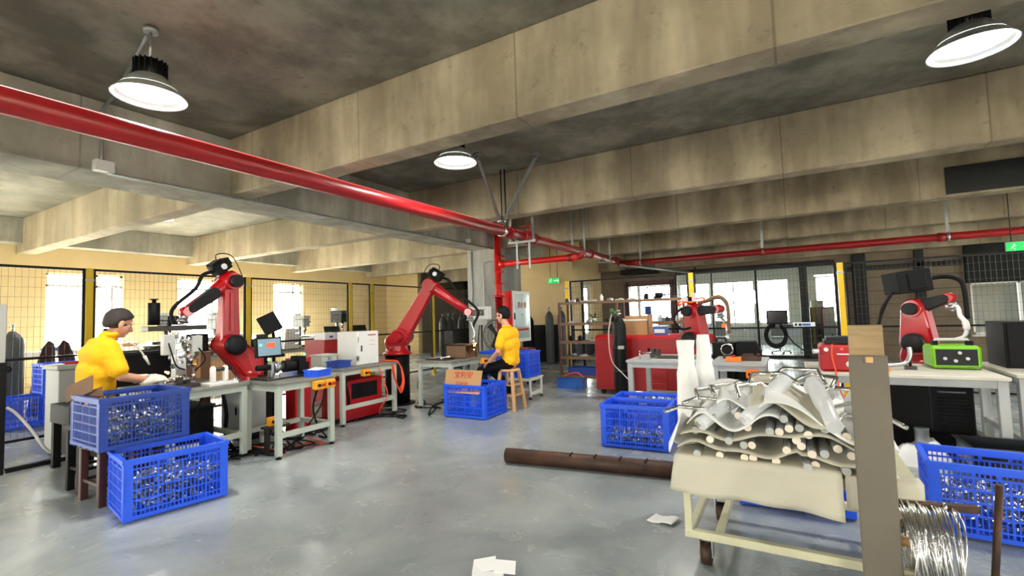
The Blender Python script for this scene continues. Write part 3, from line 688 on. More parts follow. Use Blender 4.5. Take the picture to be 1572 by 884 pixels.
def hair(parent, c, fw, up, s, m, name='hair'):
    fw, up = Vector(fw).normalized(), Vector(up).normalized(); rt = fw.cross(up).normalized(); up = rt.cross(fw); c = Vector(c); mb = MB()
    n, k = 28, 20; vs = []
    for i in range(k+1):
        th = math.pi*i/k
        for j in range(n):
            ph = 2*math.pi*j/n; cz_ = math.cos(th); sr = math.sin(th) if cz_ > 0 else (1-abs(cz_)**3)**.34 if abs(cz_) < .999 else 0
            d = Vector((sr*math.cos(ph), sr*math.sin(ph), cz_))
            y = d.y; line = -.12 + .62*max(0,y)**1.3 if y > 0 else -.12 - .80*min(1,-y*1.6)     # hairline: high at the brow, low at the nape
            a = max(0,min(1,(d.z-line)/.22+.5)); f = .90+.20*a + .012*math.sin(7*ph+5*th)*a
            vs.append(c + s*(rt*d.x*.078*f + fw*(d.y*.098*f-.010) + up*(d.z*(.090 if d.z > 0 else .105)*f+.034)))
    fs = [(i*n+j,(i+1)*n+j,(i+1)*n+(j+1)%n,i*n+(j+1)%n) for i in range(k) for j in range(n)]
    return part(parent,name,mb.add(vs,fs,True),m)
def eyes(parent, W, s=1.0):
    mb = MB(); md = MB()
    for e in (-1,1): mb.sph(W(e*.030,.066,-.002),.0115*s,10,8); md.sph(W(e*.030,.0725,-.002),.0085*s,8,6)
    o = part(parent,'eye_whites',mb,M['plastic_white']); part(o,'irises',md,M['ink_black'])
def hand(mb, wrist, dirn, palm_n, side, curl=.5, s=1.0):
    w0 = Vector(wrist); d = Vector(dirn).normalized(); n = Vector(palm_n); n = (n-d*n.dot(d)).normalized(); a = d.cross(n)*side   # a points to the thumb side
    for k in (-1,-.33,.33,1): mb.cap(w0+d*.015*s+a*k*.018*s, w0+d*.085*s+a*k*.03*s, .014*s, .013*s)
    for k, ln in ((1.0,.070),(.35,.080),(-.32,.074),(-1.0,.058)):
        p = w0+d*.085*s+a*k*.031*s; dd = d.copy()
        for seg in (.45,.32,.23):
            dd = (dd + n*curl*.8).normalized(); q = p+dd*ln*seg*s; mb.cap(p,q,.0092*s,.0085*s,8); p = q
    p = w0+d*.03*s+a*.03*s; dd = (d*.7+a*.75+n*.2).normalized()
    for ln in (.04,.032,.026):
        q = p+dd*ln*s; mb.cap(p,q,.0115*s,.010*s,8); p = q; dd = (dd+d*.35+n*curl*.45-a*.25).normalized()

# worker at the left: seated, facing along the bench, white gloves
wl = thing('person','worker in a yellow polo shirt seated at left, wearing white gloves','person',(-5.2,1.66,.0))
fw, up = Vector((-.02,.93,-.34)), Vector((.0,.34,.94)); HC1 = (-5.19,1.885,1.385)
b = MB(); W1, _ = head(b,HC1,fw,up,1.04)
b.cap((-5.2,1.79,1.18),(-5.195,1.855,1.31),.058,.052)
b.cap((-5.2,1.72,.66),(-5.2,1.74,.98),.11,.11).cap((-5.30,1.77,1.09),(-5.10,1.77,1.09),.06)
b.cap((-5.03,1.768,1.10),(-4.97,1.83,.93),.046,.043).cap((-4.97,1.83,.93),(-5.03,2.06,.862),.042,.030)
b.cap((-5.37,1.778,1.10),(-5.42,1.88,.93),.046,.043).cap((-5.42,1.88,.93),(-5.27,2.10,.868),.042,.030)
hand(b,(-5.03,2.06,.862),(-.25,.95,.1),(-.55,.1,-.85),1,.35); hand(b,(-5.27,2.10,.868),(.35,.93,.05),(.5,.1,-.85),-1,.35)
for sx in (-1,1): b.cap((-5.2+sx*.10,1.74,.64),(-5.2+sx*.13,2.08,.60),.08,.06).cap((-5.2+sx*.13,2.08,.60),(-5.2+sx*.13,2.06,.10),.055,.04)
body = part(wl,'body',b,M['skin']); remesh(body,.0065,3); eyes(body,W1,1.04)
hair(wl,HC1,fw,up,1.04,M['hair_grey'])
b = MB().cap((-5.24,1.735,.70),(-5.24,1.735,.96),.118,.125).cap((-5.16,1.735,.70),(-5.16,1.735,.96),.118,.125).cap((-5.27,1.74,.68),(-5.13,1.74,.68),.112).cap((-5.31,1.755,1.11),(-5.09,1.755,1.11),.115).cap((-5.27,1.745,.98),(-5.13,1.745,.98),.130)
b.cap((-5.31,1.765,1.19),(-5.09,1.765,1.19),.076).cap((-5.2,1.785,1.22),(-5.198,1.81,1.262),.074,.066)
b.cap((-5.06,1.765,1.17),(-4.98,1.81,.99),.085,.074).cap((-5.34,1.775,1.17),(-5.42,1.85,.99),.085,.074)
shirt = part(wl,'polo_shirt',b,M['shirt_yellow']); remesh(shirt,.008,8,.011)
part(shirt,'collar',MB().lathe([(.068,-.02),(.073,-.024),(.070,.012),(.062,.016),(.060,0)],(-5.198,1.824,1.292),20),M['shirt_yellow'])
b = MB().cap((-5.28,1.73,.655),(-5.12,1.73,.655),.108)
for sx in (-1,1): b.cap((-5.2+sx*.10,1.74,.635),(-5.2+sx*.13,2.06,.60),.098,.075).cap((-5.2+sx*.13,2.06,.60),(-5.2+sx*.13,2.05,.14),.072,.06)
tr = part(wl,'trousers',b,M['jeans_dark']); remesh(tr,.009,4,.008)
for sx in (-1,1): part(wl,'shoe',MB().cap((-5.2+sx*.13,2.03,.055),(-5.2+sx*.13,2.18,.042),.05,.04).bx(-5.2+sx*.13-.045,-5.2+sx*.13+.045,1.99,2.21,0,.03),M['rubber'])
for (wp,dd,pn,sd) in (((-5.03,2.06,.862),(-.25,.95,.1),(-.55,.1,-.85),1),((-5.27,2.10,.868),(.35,.93,.05),(.5,.1,-.85),-1)):
    g = MB(); hand(g,wp,dd,pn,sd,.35,1.16); d = Vector(dd).normalized(); g.cap(Vector(wp)-d*.045,Vector(wp)+d*.03,.041,.036)
    go = part(wl,'glove',g,M['glove_white']); remesh(go,.005,2)

# worker on the wooden stool: facing the second robot
w2 = thing('person','worker in a yellow shirt and black trousers sitting on the wooden stool','person',(-3.56,5.93,0))
fw, up = Vector((-.97,-.05,-.12)), Vector((-.10,0,.99)); HC2 = (-3.635,5.915,1.355)
b = MB(); Wf2, _ = head(b,HC2,fw,up,1.0)
b.cap((-3.565,5.915,1.14),(-3.615,5.915,1.27),.058,.052)
b.cap((-3.53,5.92,.68),(-3.535,5.92,.95),.105,.105).cap((-3.55,5.82,1.06),(-3.55,6.01,1.06),.06)
b.cap((-3.555,5.755,1.06),(-3.60,5.70,.84),.050,.042).cap((-3.60,5.70,.84),(-3.76,5.74,.705),.040,.030)
b.cap((-3.555,6.075,1.06),(-3.62,6.13,.86),.050,.042).cap((-3.62,6.13,.86),(-3.82,6.10,.76),.040,.030)
hand(b,(-3.76,5.74,.705),(-.85,.15,-.42),(.0,.2,-1),-1,.45); hand(b,(-3.82,6.10,.76),(-.95,-.05,-.1),(.0,-.2,-1),1,.45)
for sy, kx, ky, fx in ((-1,-3.99,5.83,-3.86),(1,-3.97,6.06,-3.66)):
    b.cap((-3.56,5.93+sy*.08,.655),(kx,ky,.54),.07,.055).cap((kx,ky,.54),(fx,ky+.02*sy,.11 if fx<-3.8 else .26),.05,.038)
body = part(w2,'body',b,M['skin']); remesh(body,.0065,3); eyes(body,Wf2)
hair(w2,HC2,fw,up,1.03,M['hair_black'])
b = MB().cap((-3.525,5.885,.72),(-3.53,5.885,.95),.108,.118).cap((-3.525,5.955,.72),(-3.53,5.955,.95),.108,.118).cap((-3.52,5.86,.70),(-3.52,5.98,.70),.100).cap((-3.545,5.82,1.06),(-3.545,6.01,1.06),.105).cap((-3.53,5.85,.93),(-3.53,5.99,.93),.118)
b.cap((-3.55,5.80,1.115),(-3.55,6.03,1.115),.068).cap((-3.56,5.915,1.13),(-3.57,5.915,1.16),.068,.064)
b.cap((-3.55,5.775,1.10),(-3.585,5.715,.93),.076,.070).cap((-3.55,6.055,1.10),(-3.60,6.115,.94),.076,.070)
shirt = part(w2,'shirt',b,M['shirt_yellow']); remesh(shirt,.008,8,.011)
part(shirt,'collar',MB().lathe([(.066,-.02),(.071,-.024),(.068,.010),(.061,.014),(.058,0)],(-3.58,5.915,1.196),20),M['shirt_yellow'])
b = MB().cap((-3.53,5.86,.685),(-3.53,6.0,.685),.100)
for sy, kx, ky, fx in ((-1,-3.99,5.83,-3.86),(1,-3.97,6.06,-3.66)):
    b.cap((-3.54,5.93+sy*.08,.665),(kx,ky,.545),.090,.070).cap((kx,ky,.545),(fx,ky+.02*sy,.15 if fx<-3.8 else .30),.068,.055)
tr = part(w2,'trousers',b,M['trousers_black']); remesh(tr,.009,4,.008)
part(w2,'shoe',MB().cap((-3.84,5.81,.058),(-4.02,5.80,.042),.05,.038).bx(-4.06,-3.79,5.765,5.855,0,.03),M['rubber'])
part(w2,'shoe',MB().cap((-3.62,6.08,.265),(-3.80,6.08,.25),.05,.038).box((-3.70,6.08,.222),(.26,.09,.03)),M['rubber'])
# ================================================================ lettering
def text_part(parent, name, s, size, origin, xdir, ydir, m, depth=.002):
    c = bpy.data.curves.new('lettering','FONT'); c.body = s; c.size = size; c.align_x = 'CENTER'; c.align_y = 'CENTER'; c.extrude = depth/2
    o = bpy.data.objects.new('lettering',c); COL.objects.link(o); bpy.context.view_layer.update()
    me = bpy.data.meshes.new_from_object(o.evaluated_get(bpy.context.evaluated_depsgraph_get())); bpy.data.objects.remove(o)
    X, Y = Vector(xdir).normalized(), Vector(ydir).normalized(); Z = X.cross(Y); O = Vector(origin)-root_loc(parent)
    for v in me.vertices: v.co = O + X*v.co.x + Y*v.co.y + Z*v.co.z
    me.materials.clear(); me.materials.append(M[m]); p = bpy.data.objects.new(name,me); COL.objects.link(p); p.parent = parent; return p

# ================================================================ welding robots
def robot(label, base, zb, S, E, W, axis, k=1.0, ped='round', feeder=True, T=None, cover=1, fat=1.0):
    A = Vector(axis).normalized(); S, E, W = Vector(S), Vector(E), Vector(W); bx_, by_ = base; cap = A*cover
    t = thing('welding_robot', label, 'robot', (bx_,by_,0))
    if ped == 'round': part(t,'pedestal',MB().cyl((bx_,by_,0),(bx_,by_,zb),.19*k,n=24).cyl((bx_,by_,0),(bx_,by_,.02),.27*k,n=24),M['machine_black'])
    else: part(t,'pedestal',MB().bx(bx_-.16*k,bx_+.16*k,by_-.16*k,by_+.16*k,.02,zb).bx(bx_-.25*k,bx_+.25*k,by_-.25*k,by_+.25*k,0,.02),M['machine_black'],.006)
    bs = part(t,'base',MB().lathe([(.0,0),(.22*k,0),(.22*k,.03*k),(.18*k,.05*k),(.165*k,.12*k),(.18*k,.16*k),(0,.16*k)],(bx_,by_,zb),24),M['robot_red'])
    part(bs,'connector_block',MB().box((bx_,by_+.18*k,zb+.08*k),(.14*k,.10*k,.09*k)),M['machine_black'],.004)
    B = Vector((bx_,by_,zb+.16*k))
    tu = part(t,'turret',MB().link(B+Vector((0,0,.02)),S,.17*k,.13*k,.24*k,A).cyl(S-A*.15*k,S+A*.15*k,.125*k,n=22),M['robot_red'])
    part(tu,'motor_cover',MB().lathe([(0,.10*k),(.085*k,.10*k),(.115*k,.06*k),(.12*k,0),(0,0)],(0,0,0),20),M['cover_grey'] if cover else M['machine_black'])
    mc = bpy.data.objects[tu.children[0].name]; q = cap.to_track_quat('Z','Y').to_matrix()
    for v in mc.data.vertices: v.co = (q @ (v.co + Vector((bx_,by_,0)))) + (S+cap*.15*k) - Vector((bx_,by_,0))
    part(tu,'rear_motor',MB().cyl(S-cap*.15*k,S-cap*.30*k,.085*k,.075*k,18),M['robot_red'])
    la = part(t,'lower_arm',MB().link(S,E,.12*k*fat,.085*k*fat,.15*k*fat,A,12),M['robot_red'])
    d = (E-S).normalized(); mid = S.lerp(E,.5)
    part(la,'rib',MB().bar(S.lerp(E,.22)+cap*.08*k,S.lerp(E,.82)+cap*.08*k,.05*k,.03*k,A),M['robot_red'],.004)
    el = part(t,'elbow_housing',MB().cyl(E-A*.14*k,E+A*.14*k,.10*k,n=20).sph(E,.125*k,16,10),M['robot_red'])
    part(el,'elbow_motor',MB().cyl(E+cap*.13*k,E+cap*.21*k,.075*k,.07*k,18),M['cover_grey'])
    fd = (W-E).normalized(); up = A.cross(fd); up = up if up.z > 0 else -up
    part(t,'forearm',MB().tube([E-fd*.10*k,E+fd*.05*k,E.lerp(W,.45),E.lerp(W,.92)],[.10*k,.098*k,.068*k,.062*k],16),M['robot_red'])
    fa = part(t,'forearm_cover',MB().link(E.lerp(W,.42)+cap*.035*k,E.lerp(W,.9)+cap*.035*k,.072*k,.052*k,.10*k,A,8),M['cover_grey'])
    wr = part(t,'wrist',MB().sph(W,.066*k,16,10).cyl(W-A*.07*k,W+A*.07*k,.055*k,n=16),M['robot_red'])
    T = Vector(T) if T else W+Vector((0,0,-.3*k)); td = (T-W).normalized()
    part(wr,'flange',MB().cyl(W+td*.04*k,W+td*.10*k,.042*k,n=14).cyl(W+td*.10*k,W+td*.125*k,.055*k,n=14),M['steel'])
    tr = part(t,'torch',MB().tube([W+td*.12*k,W.lerp(T,.55)+fd*.05*k,W.lerp(T,.8)+fd*.02*k,T],[.022*k,.024*k,.018*k,.008*k],10,4),M['steel'])
    part(tr,'nozzle',MB().cyl(W.lerp(T,.78),T,.022*k,.014*k,12),M['steel_bright'])
    if feeder:
        c = E+up*.20*k - fd*.02*k; R3 = Matrix((fd,A,fd.cross(A))).transposed(); mb = MB()
        for (o,s) in (((0,0,0),(.20,.15,.13)),((.03,0,.075),(.12,.16,.03)),((-.08,0,.02),(.06,.18,.09))):
            h = Vector(s)*k/2; mb.add([c+R3@(Vector(o)*k+Vector((x*h.x,y*h.y,z*h.z))) for z in (-1,1) for x,y in ((-1,-1),(1,-1),(1,1),(-1,1))],[(0,3,2,1),(4,5,6,7),(0,1,5,4),(1,2,6,5),(2,3,7,6),(3,0,4,7)])
        fe = part(t,'wire_feeder',mb,M['machine_black'],.008)
        part(fe,'feed_roll',MB().cyl(c+A*.07*k,c+A*.10*k,.035*k,n=14).cyl(c-A*.07*k,c-A*.10*k,.035*k,n=14),M['steel'])
        part(fe,'bracket',MB().cyl(c-up*.06*k,E,.05*k,n=10),M['robot_red'])
        part(t,'hose',MB().tube([c+fd*.10*k,c+fd*.22*k+up*.03*k,E.lerp(W,.6)+up*.15*k,W+up*.10*k+fd*.10*k,W.lerp(T,.3)+fd*.06*k,W.lerp(T,.5)+fd*.03*k],.020*k,10,6),M['rubber'])
        part(t,'loop_cable',MB().tube([c+up*.06*k,c+up*.14*k-fd*.06*k,c-fd*.20*k+up*.02*k,E-fd*.16*k-up*.1*k],.006,6,6),M['rubber'])
    return t
r1 = robot('red welding robot with vertical arm behind the left worker',(-5.72,3.42),.62,(-5.85,3.20,1.10),(-5.85,3.21,1.86),(-5.85,2.74,1.50),(1,0,0),1.0,'square',True,(-5.80,2.56,.98))
r2 = robot('red welding robot bent over the bench of the stool worker',(-5.50,5.67),.78,(-5.42,5.70,1.06),(-4.94,5.87,1.86),(-4.36,6.08,1.42),(.34,-.94,0),1.02,'round',True,(-4.29,6.11,.90),-1)
r3 = robot('red welding robot behind the grey benches with a hose arching right',(-1.22,7.34),.55,(-1.20,7.3,.92),(-1.22,7.3,1.33),(-.87,7.11,1.35),(-.5,-.87,0),.98,'square',False,(-.77,7.05,.92),1,1.4)
r4 = robot('red welding robot at right with a big black box on its arm',(1.13,6.50),.62,(1.13,6.45,.94),(1.12,6.45,1.29),(1.36,6.31,1.39),(-.5,-.87,0),.86,'square',False,(1.38,6.30,1.25),1,1.45)
# dressing of the third robot
t3 = r3
part(t3,'cable_carrier',MB().box((-1.27,7.26,1.50),(.16,.14,.07)).cyl((-1.30,7.17,1.50),(-1.30,7.22,1.50),.05,n=14),M['machine_black'],.005)
part(t3,'feed_motor',MB().cyl((-1.32,7.14,1.50),(-1.32,7.20,1.50),.045,n=16).box((-1.20,7.2,1.53),(.05,.05,.12)),M['panel_white'])
part(t3,'orange_loop',MB().tube([(-1.42,7.2,1.42),(-1.40,7.14,1.47),(-1.25,7.12,1.46),(-1.08,7.16,1.47),(-1.10,7.3,1.52),(-1.3,7.3,1.47),(-1.42,7.2,1.42)],.012,8,5),M['orange_hose'])
part(t3,'hose',MB().tube([(-1.15,7.25,1.44),(-1.02,7.18,1.47),(-.92,7.12,1.51),(-.82,7.06,1.50),(-.75,7.02,1.40),(-.74,7.02,1.20),(-.75,7.05,1.02)],[.03,.032,.032,.03,.026,.024,.02],10,6),M['shelf_wood'])
part(t3,'loop_cable',MB().tube([(-1.34,7.1,1.38),(-1.44,7.08,1.30),(-1.46,7.08,1.18),(-1.36,7.08,1.08),(-1.24,7.1,1.1)],.016,8,6),M['rubber'])
part(t3,'collision_sensor',MB().box((-.79,7.07,1.12),(.09,.07,.06)),M['button_orange'],.006)
# dressing of the fourth robot
part(r4,'feeder_box',MB().box((1.06,6.42,1.575),(.30,.34,.23),(0,-.12,.25)).box((1.12,6.25,1.575),(.16,.02,.17),(0,-.12,.25)),M['machine_black'],.008)
part(r4,'hose',MB().tube([(1.2,6.42,1.58),(1.32,6.42,1.61),(1.43,6.36,1.59),(1.48,6.32,1.50),(1.48,6.28,1.18)],.022,10,6),M['rubber'])
part(r4,'torch_neck',MB().tube([(1.33,6.31,1.305),(1.40,6.28,1.305),(1.42,6.28,1.27),(1.425,6.27,1.21),(1.455,6.26,1.15),(1.46,6.26,1.07),(1.44,6.27,1.01),(1.37,6.30,.975)],[.022,.02,.02,.022,.028,.018,.014,.012],10,5),M['plastic_white'])
for dy in (0,.05): part(r4,'supply_hose',MB().tube([(.95,6.38+dy,1.50),(.90,6.36+dy,1.42),(.83,6.36+dy,1.30-dy),(.79,6.36+dy,1.12)],.014,8,5),M['rubber'])

od_ = ['first','second','third','fourth','fifth','sixth']
# ================================================================ left cell equipment
def boxy(name, label, cat, x0, x1, y0, y1, z0, z1, m, extra=(), bev=.006, group=None):
    t = thing(name, label, cat, ((x0+x1)/2,(y0+y1)/2,z0), 0, group); part(t,'body',MB().bx(x0,x1,y0,y1,z0,z1),M[m],bev)
    for nm, mb, mm in extra: part(t,nm,mb,M[mm])
    return t
# welding tower and jigs on the first bench
t = thing('clamping_tower','silver pneumatic clamping tower between the glove worker and the robot','machine',(-5.45,2.48,.75))
part(t,'column',MB().bx(-5.50,-5.40,2.44,2.54,.75,1.36).bx(-5.56,-5.34,2.36,2.60,.75,.78),M['steel'],.004)
part(t,'cross_arm',MB().bx(-5.52,-5.36,2.18,2.72,1.30,1.35),M['steel_dark'],.004)
part(t,'cylinder',MB().cyl((-5.44,2.26,1.36),(-5.44,2.26,1.58),.05,n=16).cyl((-5.44,2.26,1.58),(-5.44,2.26,1.61),.02,n=8).cyl((-5.44,2.26,1.61),(-5.44,2.26,1.62),.035,n=10),M['machine_black'])
part(t,'valve_block',MB().bx(-5.40,-5.32,2.30,2.40,1.06,1.26),M['panel_grey'],.006); part(t,'valve_block',MB().bx(-5.40,-5.33,2.56,2.66,1.06,1.24),M['panel_grey'],.006)
rnd = random.Random(5); g = MB()
for i in range(26):
    c = Vector((-5.38+rnd.uniform(-.06,.06),2.50+rnd.uniform(-.10,.10),.82+.44*rnd.random())); g.box(c,(rnd.uniform(.02,.06),rnd.uniform(.02,.06),rnd.uniform(.02,.07)),(rnd.uniform(0,1),0,rnd.uniform(0,3)))
part(t,'clamp_fingers',g,M['steel_bright'],kind='stuff')
part(t,'air_hoses',MB().tube([(-5.36,2.35,1.2),(-5.25,2.33,1.1),(-5.3,2.40,.95),(-5.35,2.5,.9)],.008,6,6).tube([(-5.36,2.6,1.15),(-5.28,2.66,1.0),(-5.32,2.58,.88)],.008,6,6),M['rubber'])
t = thing('air_gun','white angled air nozzle hanging beside the clamping tower','air gun',(-5.6,2.15,1.2))
part(t,'hose',MB().tube([(-5.66,1.98,1.22),(-5.6,2.05,1.23),(-5.56,2.14,1.18),(-5.54,2.2,1.10),(-5.53,2.22,1.05)],.008,6,6),M['cable_white']); part(t,'nozzle',MB().cyl((-5.53,2.22,1.06),(-5.52,2.26,.97),.016,.008,10),M['panel_white'])
t = thing('weld_spark','small bright welding spark on the jig beside the gloves','spark',(-5.24,2.30,.89)); mb = MB().sph((-5.24,2.30,.895),.012,8,6)
for i in range(7): mb.bar((-5.24,2.30,.895),Vector((-5.24,2.30,.895))+Vector((rnd.uniform(-1,1),rnd.uniform(-1,1),rnd.uniform(0,1)))*.035,.003)
part(t,'glow',mb,M['spark'])
t = thing('weld_jig','low steel jig with clamps under the gloved hands','jig',(-5.15,2.34,.75))
part(t,'plate',MB().bx(-5.30,-5.0,2.19,2.48,.75,.785),M['steel_dark'],.004); part(t,'shaft',MB().cyl((-5.15,2.24,.83),(-5.15,2.47,.83),.025,n=14).cyl((-5.15,2.34,.83),(-5.15,2.40,.83),.045,n=14),M['steel_bright']); part(t,'clamp',MB().box((-5.12,2.34,.82),(.05,.06,.07)).box((-5.18,2.44,.82),(.06,.05,.07)),M['steel_dark'],.004)
t = thing('bearing_bracket','pale bracket with two rounded ears on the bench edge','bracket',(-4.97,2.62,.75))
part(t,'plate',MB().bx(-5.08,-4.88,2.50,2.78,.75,.775),M['panel_white'],.003)
for y in (2.58,2.70): part(t,'ear',MB().link((-4.98,y,.80),(-4.98,y,.90),.035,.035,.03,(0,1,0)),M['panel_white'])
part(t,'roller',MB().cyl((-4.98,2.60,.90),(-4.98,2.76,.90),.02,n=12),M['steel_dark'])
# rotary fixture on the small bench
t = thing('rotary_fixture','black motor driven rotary fixture on the small bench','jig',(-4.75,3.2,.75))
part(t,'plate',MB().bx(-4.98,-4.66,2.95,3.48,.75,.77),M['steel_dark'],.003); part(t,'motor',MB().cyl((-4.80,3.22,.87),(-4.80,3.40,.87),.065,n=18).bx(-4.88,-4.72,3.36,3.44,.77,.97),M['machine_black'])
part(t,'chuck',MB().cyl((-4.80,3.10,.87),(-4.80,3.22,.87),.05,.04,16).cyl((-4.80,3.12,.87),(-4.80,3.14,.87),.065,n=16),M['steel']); part(t,'handle',MB().cyl((-4.80,2.92,.88),(-4.80,3.05,.88),.03,n=14).cyl((-4.80,2.915,.88),(-4.80,2.925,.88),.026,n=14),M['machine_black'])
part(t,'support',MB().bx(-4.84,-4.76,3.06,3.09,.77,.93).bx(-4.70,-4.67,3.1,3.3,.77,.82),M['steel'],.003); part(t,'status_light',MB().sph((-4.80,3.05,.96),.014,8,6).sph((-4.72,3.42,.985),.014,8,6),M['led_green'])
t = thing('touch_panel','lit touch panel with red readout standing on the small bench','control panel',(-5.08,3.22,.75))
part(t,'stand',MB().cyl((-5.12,3.22,.62),(-5.12,3.22,1.0),.02,n=10).box((-5.12,3.22,.76),(.12,.12,.02)),M['machine_black'])
hs = part(t,'housing',MB().box((-5.08,3.22,1.075),(.05,.30,.22),(0,-.10,0)),M['machine_black'],.006); sc_ = part(hs,'screen',MB().box((-5.052,3.22,1.078),(.004,.265,.185),(0,-.10,0)),M['screen_lit'])
part(hs,'readout',MB().box((-5.047,3.235,1.10),(.004,.10,.05),(0,-.10,0)),M['led_red']); part(hs,'indicator',MB().box((-5.047,3.115,1.105),(.004,.02,.02),(0,-.10,0)),M['led_green'])
t = thing('teach_tablet','grey tablet tilted on a black arm right of the first robot','tablet',(-6.1,3.95,1.0))
part(t,'arm',MB().tube([(-6.15,3.98,.6),(-6.15,3.98,1.15),(-6.12,3.94,1.24)],.022,8,4).box((-6.15,3.98,.9),(.2,.2,.04)),M['machine_black']); part(t,'tablet',MB().box((-6.05,3.86,1.34),(.03,.24,.26),(.45,-.2,-.3)),M['cover_grey'],.006)
part(t,'foot',MB().cyl((-6.15,3.98,0),(-6.15,3.98,.62),.05,n=12).cyl((-6.15,3.98,0),(-6.15,3.98,.02),.16,n=16),M['machine_black'])
t = thing('electrical_cabinet','light grey electrical cabinet on legs behind the small bench','cabinet',(-5.25,3.05,0))
part(t,'body',MB().bx(-5.46,-5.08,2.93,3.20,.20,.64),M['panel_grey'],.006); part(t,'door',MB().bx(-5.45,-5.10,2.915,2.93,.21,.63),M['panel_grey'],.003); part(t,'lock',MB().bx(-5.17,-5.15,2.905,2.915,.38,.46),M['ink_black'])
for x in (-5.43,-5.11):
    for y in (2.96,3.17): part(t,'leg',MB().bx(x-.02,x+.02,y-.02,y+.02,0,.20),M['bench_paint'])
def button_box(label, c, nx, m, axis='x', double=False):
    t = thing('button_box', label, 'button box', c, 0, 'push button boxes'); x, y, z = c
    for k in ((-1,1) if double else (0,)):
        d = k*.065; px, py = (x, y+d) if axis == 'x' else (x+d, y)
        h = part(t,'housing',MB().box((px,py,z+.045),(.07 if axis == 'x' else .12,.12 if axis == 'x' else .07,.09)),M[m],.008)
        n = Vector((nx,0,0)) if axis == 'x' else Vector((0,nx,0)); f = Vector((px,py,z+.045))+n*.035
        s = Vector((0,1,0)) if axis == 'x' else Vector((1,0,0))
        for e, mm in ((-.025,'ink_black'),(.025,'ink_red')): part(h,'button',MB().cyl(f+s*e,f+s*e+n*.018,.016,n=12),M[mm])
    return t
button_box('double yellow button box on the corner of the small bench',(-4.365,3.40,.63),1,'button_yellow','x',True)
button_box('yellow button box with red button lying under the small bench',(-4.72,3.05,.28),1,'button_yellow','x')
t = bpy.data.objects['button_box.001']; part(t,'bracket',MB().bx(-4.78,-4.66,2.95,3.2,.255,.28).bx(-4.74,-4.70,2.96,3.0,0,.255),M['steel_dark'])
button_box('yellow button box under the white control cabinet',(-4.96,4.52,.60),1,'button_yellow','x')
button_box('yellow button box on the right end of the second robot bench',(-4.25,6.30,.60),1,'button_yellow','x')
button_box('orange button box on the front of the short grey bench',(-.40,5.71,.60),-1,'button_orange','y')
# bins
def bin_(label, c, s, m, rz=0, z=0):
    x, y = c; L, W, H = s; t = thing('parts_bin', label, 'bin', (x,y,z), 0, 'small blue parts bins')
    Mx = Matrix.Rotation(rz,3,'Z')
    def B(mb,cx,cy,cz,sx,sy,sz): v = Mx@Vector((cx,cy,0)); return mb.box((x+v.x,y+v.y,z+cz),(sx,sy,sz),(0,0,rz))
    w = MB(); B(w,0,0,.004,L-.02,W-.02,.008)
    for s_ in (-1,1): B(w,0,s_*(W/2-.008),H/2,L-.02,.006,H); B(w,s_*(L/2-.008),0,H/2,.006,W-.02,H)
    b = part(t,'tub',w,M[m]); r = MB()
    for s_ in (-1,1): B(r,0,s_*(W/2-.004),H-.008,L,.016,.016); B(r,s_*(L/2-.004),0,H-.008,.016,W,.016)
    part(t,'rim',r,M[m]); rb = MB()
    for k in (-.3,0,.3):
        for s_ in (-1,1): B(rb,k*L,s_*(W/2-.003),H*.45,.008,.008,H*.8)
    part(t,'ribs',rb,M[m],kind='stuff'); return t
bin_('bright blue parts bin holding white sheets on the small bench',(-4.535,3.45),(.20,.22,.075),'crate_blue',.2,.75)
solo('paper_stack','stack of white sheets in the blue bin on the small bench','paper',MB().box((-4.545,3.44,.815),(.15,.16,.02),(.12,.05,.3)).box((-4.535,3.43,.80),(.15,.16,.02),(.05,0,.2)),M['paper'])
bin_('dark blue parts bin beside the white control cabinet',(-5.20,4.28),(.22,.24,.09),'crate_blue_dusty',.1,.73)
# tall white control cabinet
t = thing('control_cabinet','tall white control cabinet standing on the third bench','cabinet',(-5.2,4.72,.73))
part(t,'body',MB().bx(-5.52,-5.12,4.52,4.90,.73,1.19),M['panel_white'],.006); part(t,'door',MB().bx(-5.12,-5.10,4.53,4.89,.74,1.18),M['panel_white'],.004)
part(t,'hinge',MB().bx(-5.13,-5.095,4.515,4.53,.80,.86).bx(-5.13,-5.095,4.515,4.53,1.06,1.12),M['steel']); part(t,'lock',MB().bx(-5.10,-5.09,4.57,4.585,.92,1.0),M['ink_black']); part(t,'red_label',MB().bx(-5.10,-5.097,4.70,4.84,1.13,1.145).bx(-5.10,-5.097,4.72,4.82,1.0,1.004).bx(-5.10,-5.097,4.72,4.82,1.06,1.064),M['ink_red'])
part(t,'cable_gland',MB().cyl((-5.3,4.8,.69),(-5.3,4.8,.73),.02,n=10),M['rubber'])
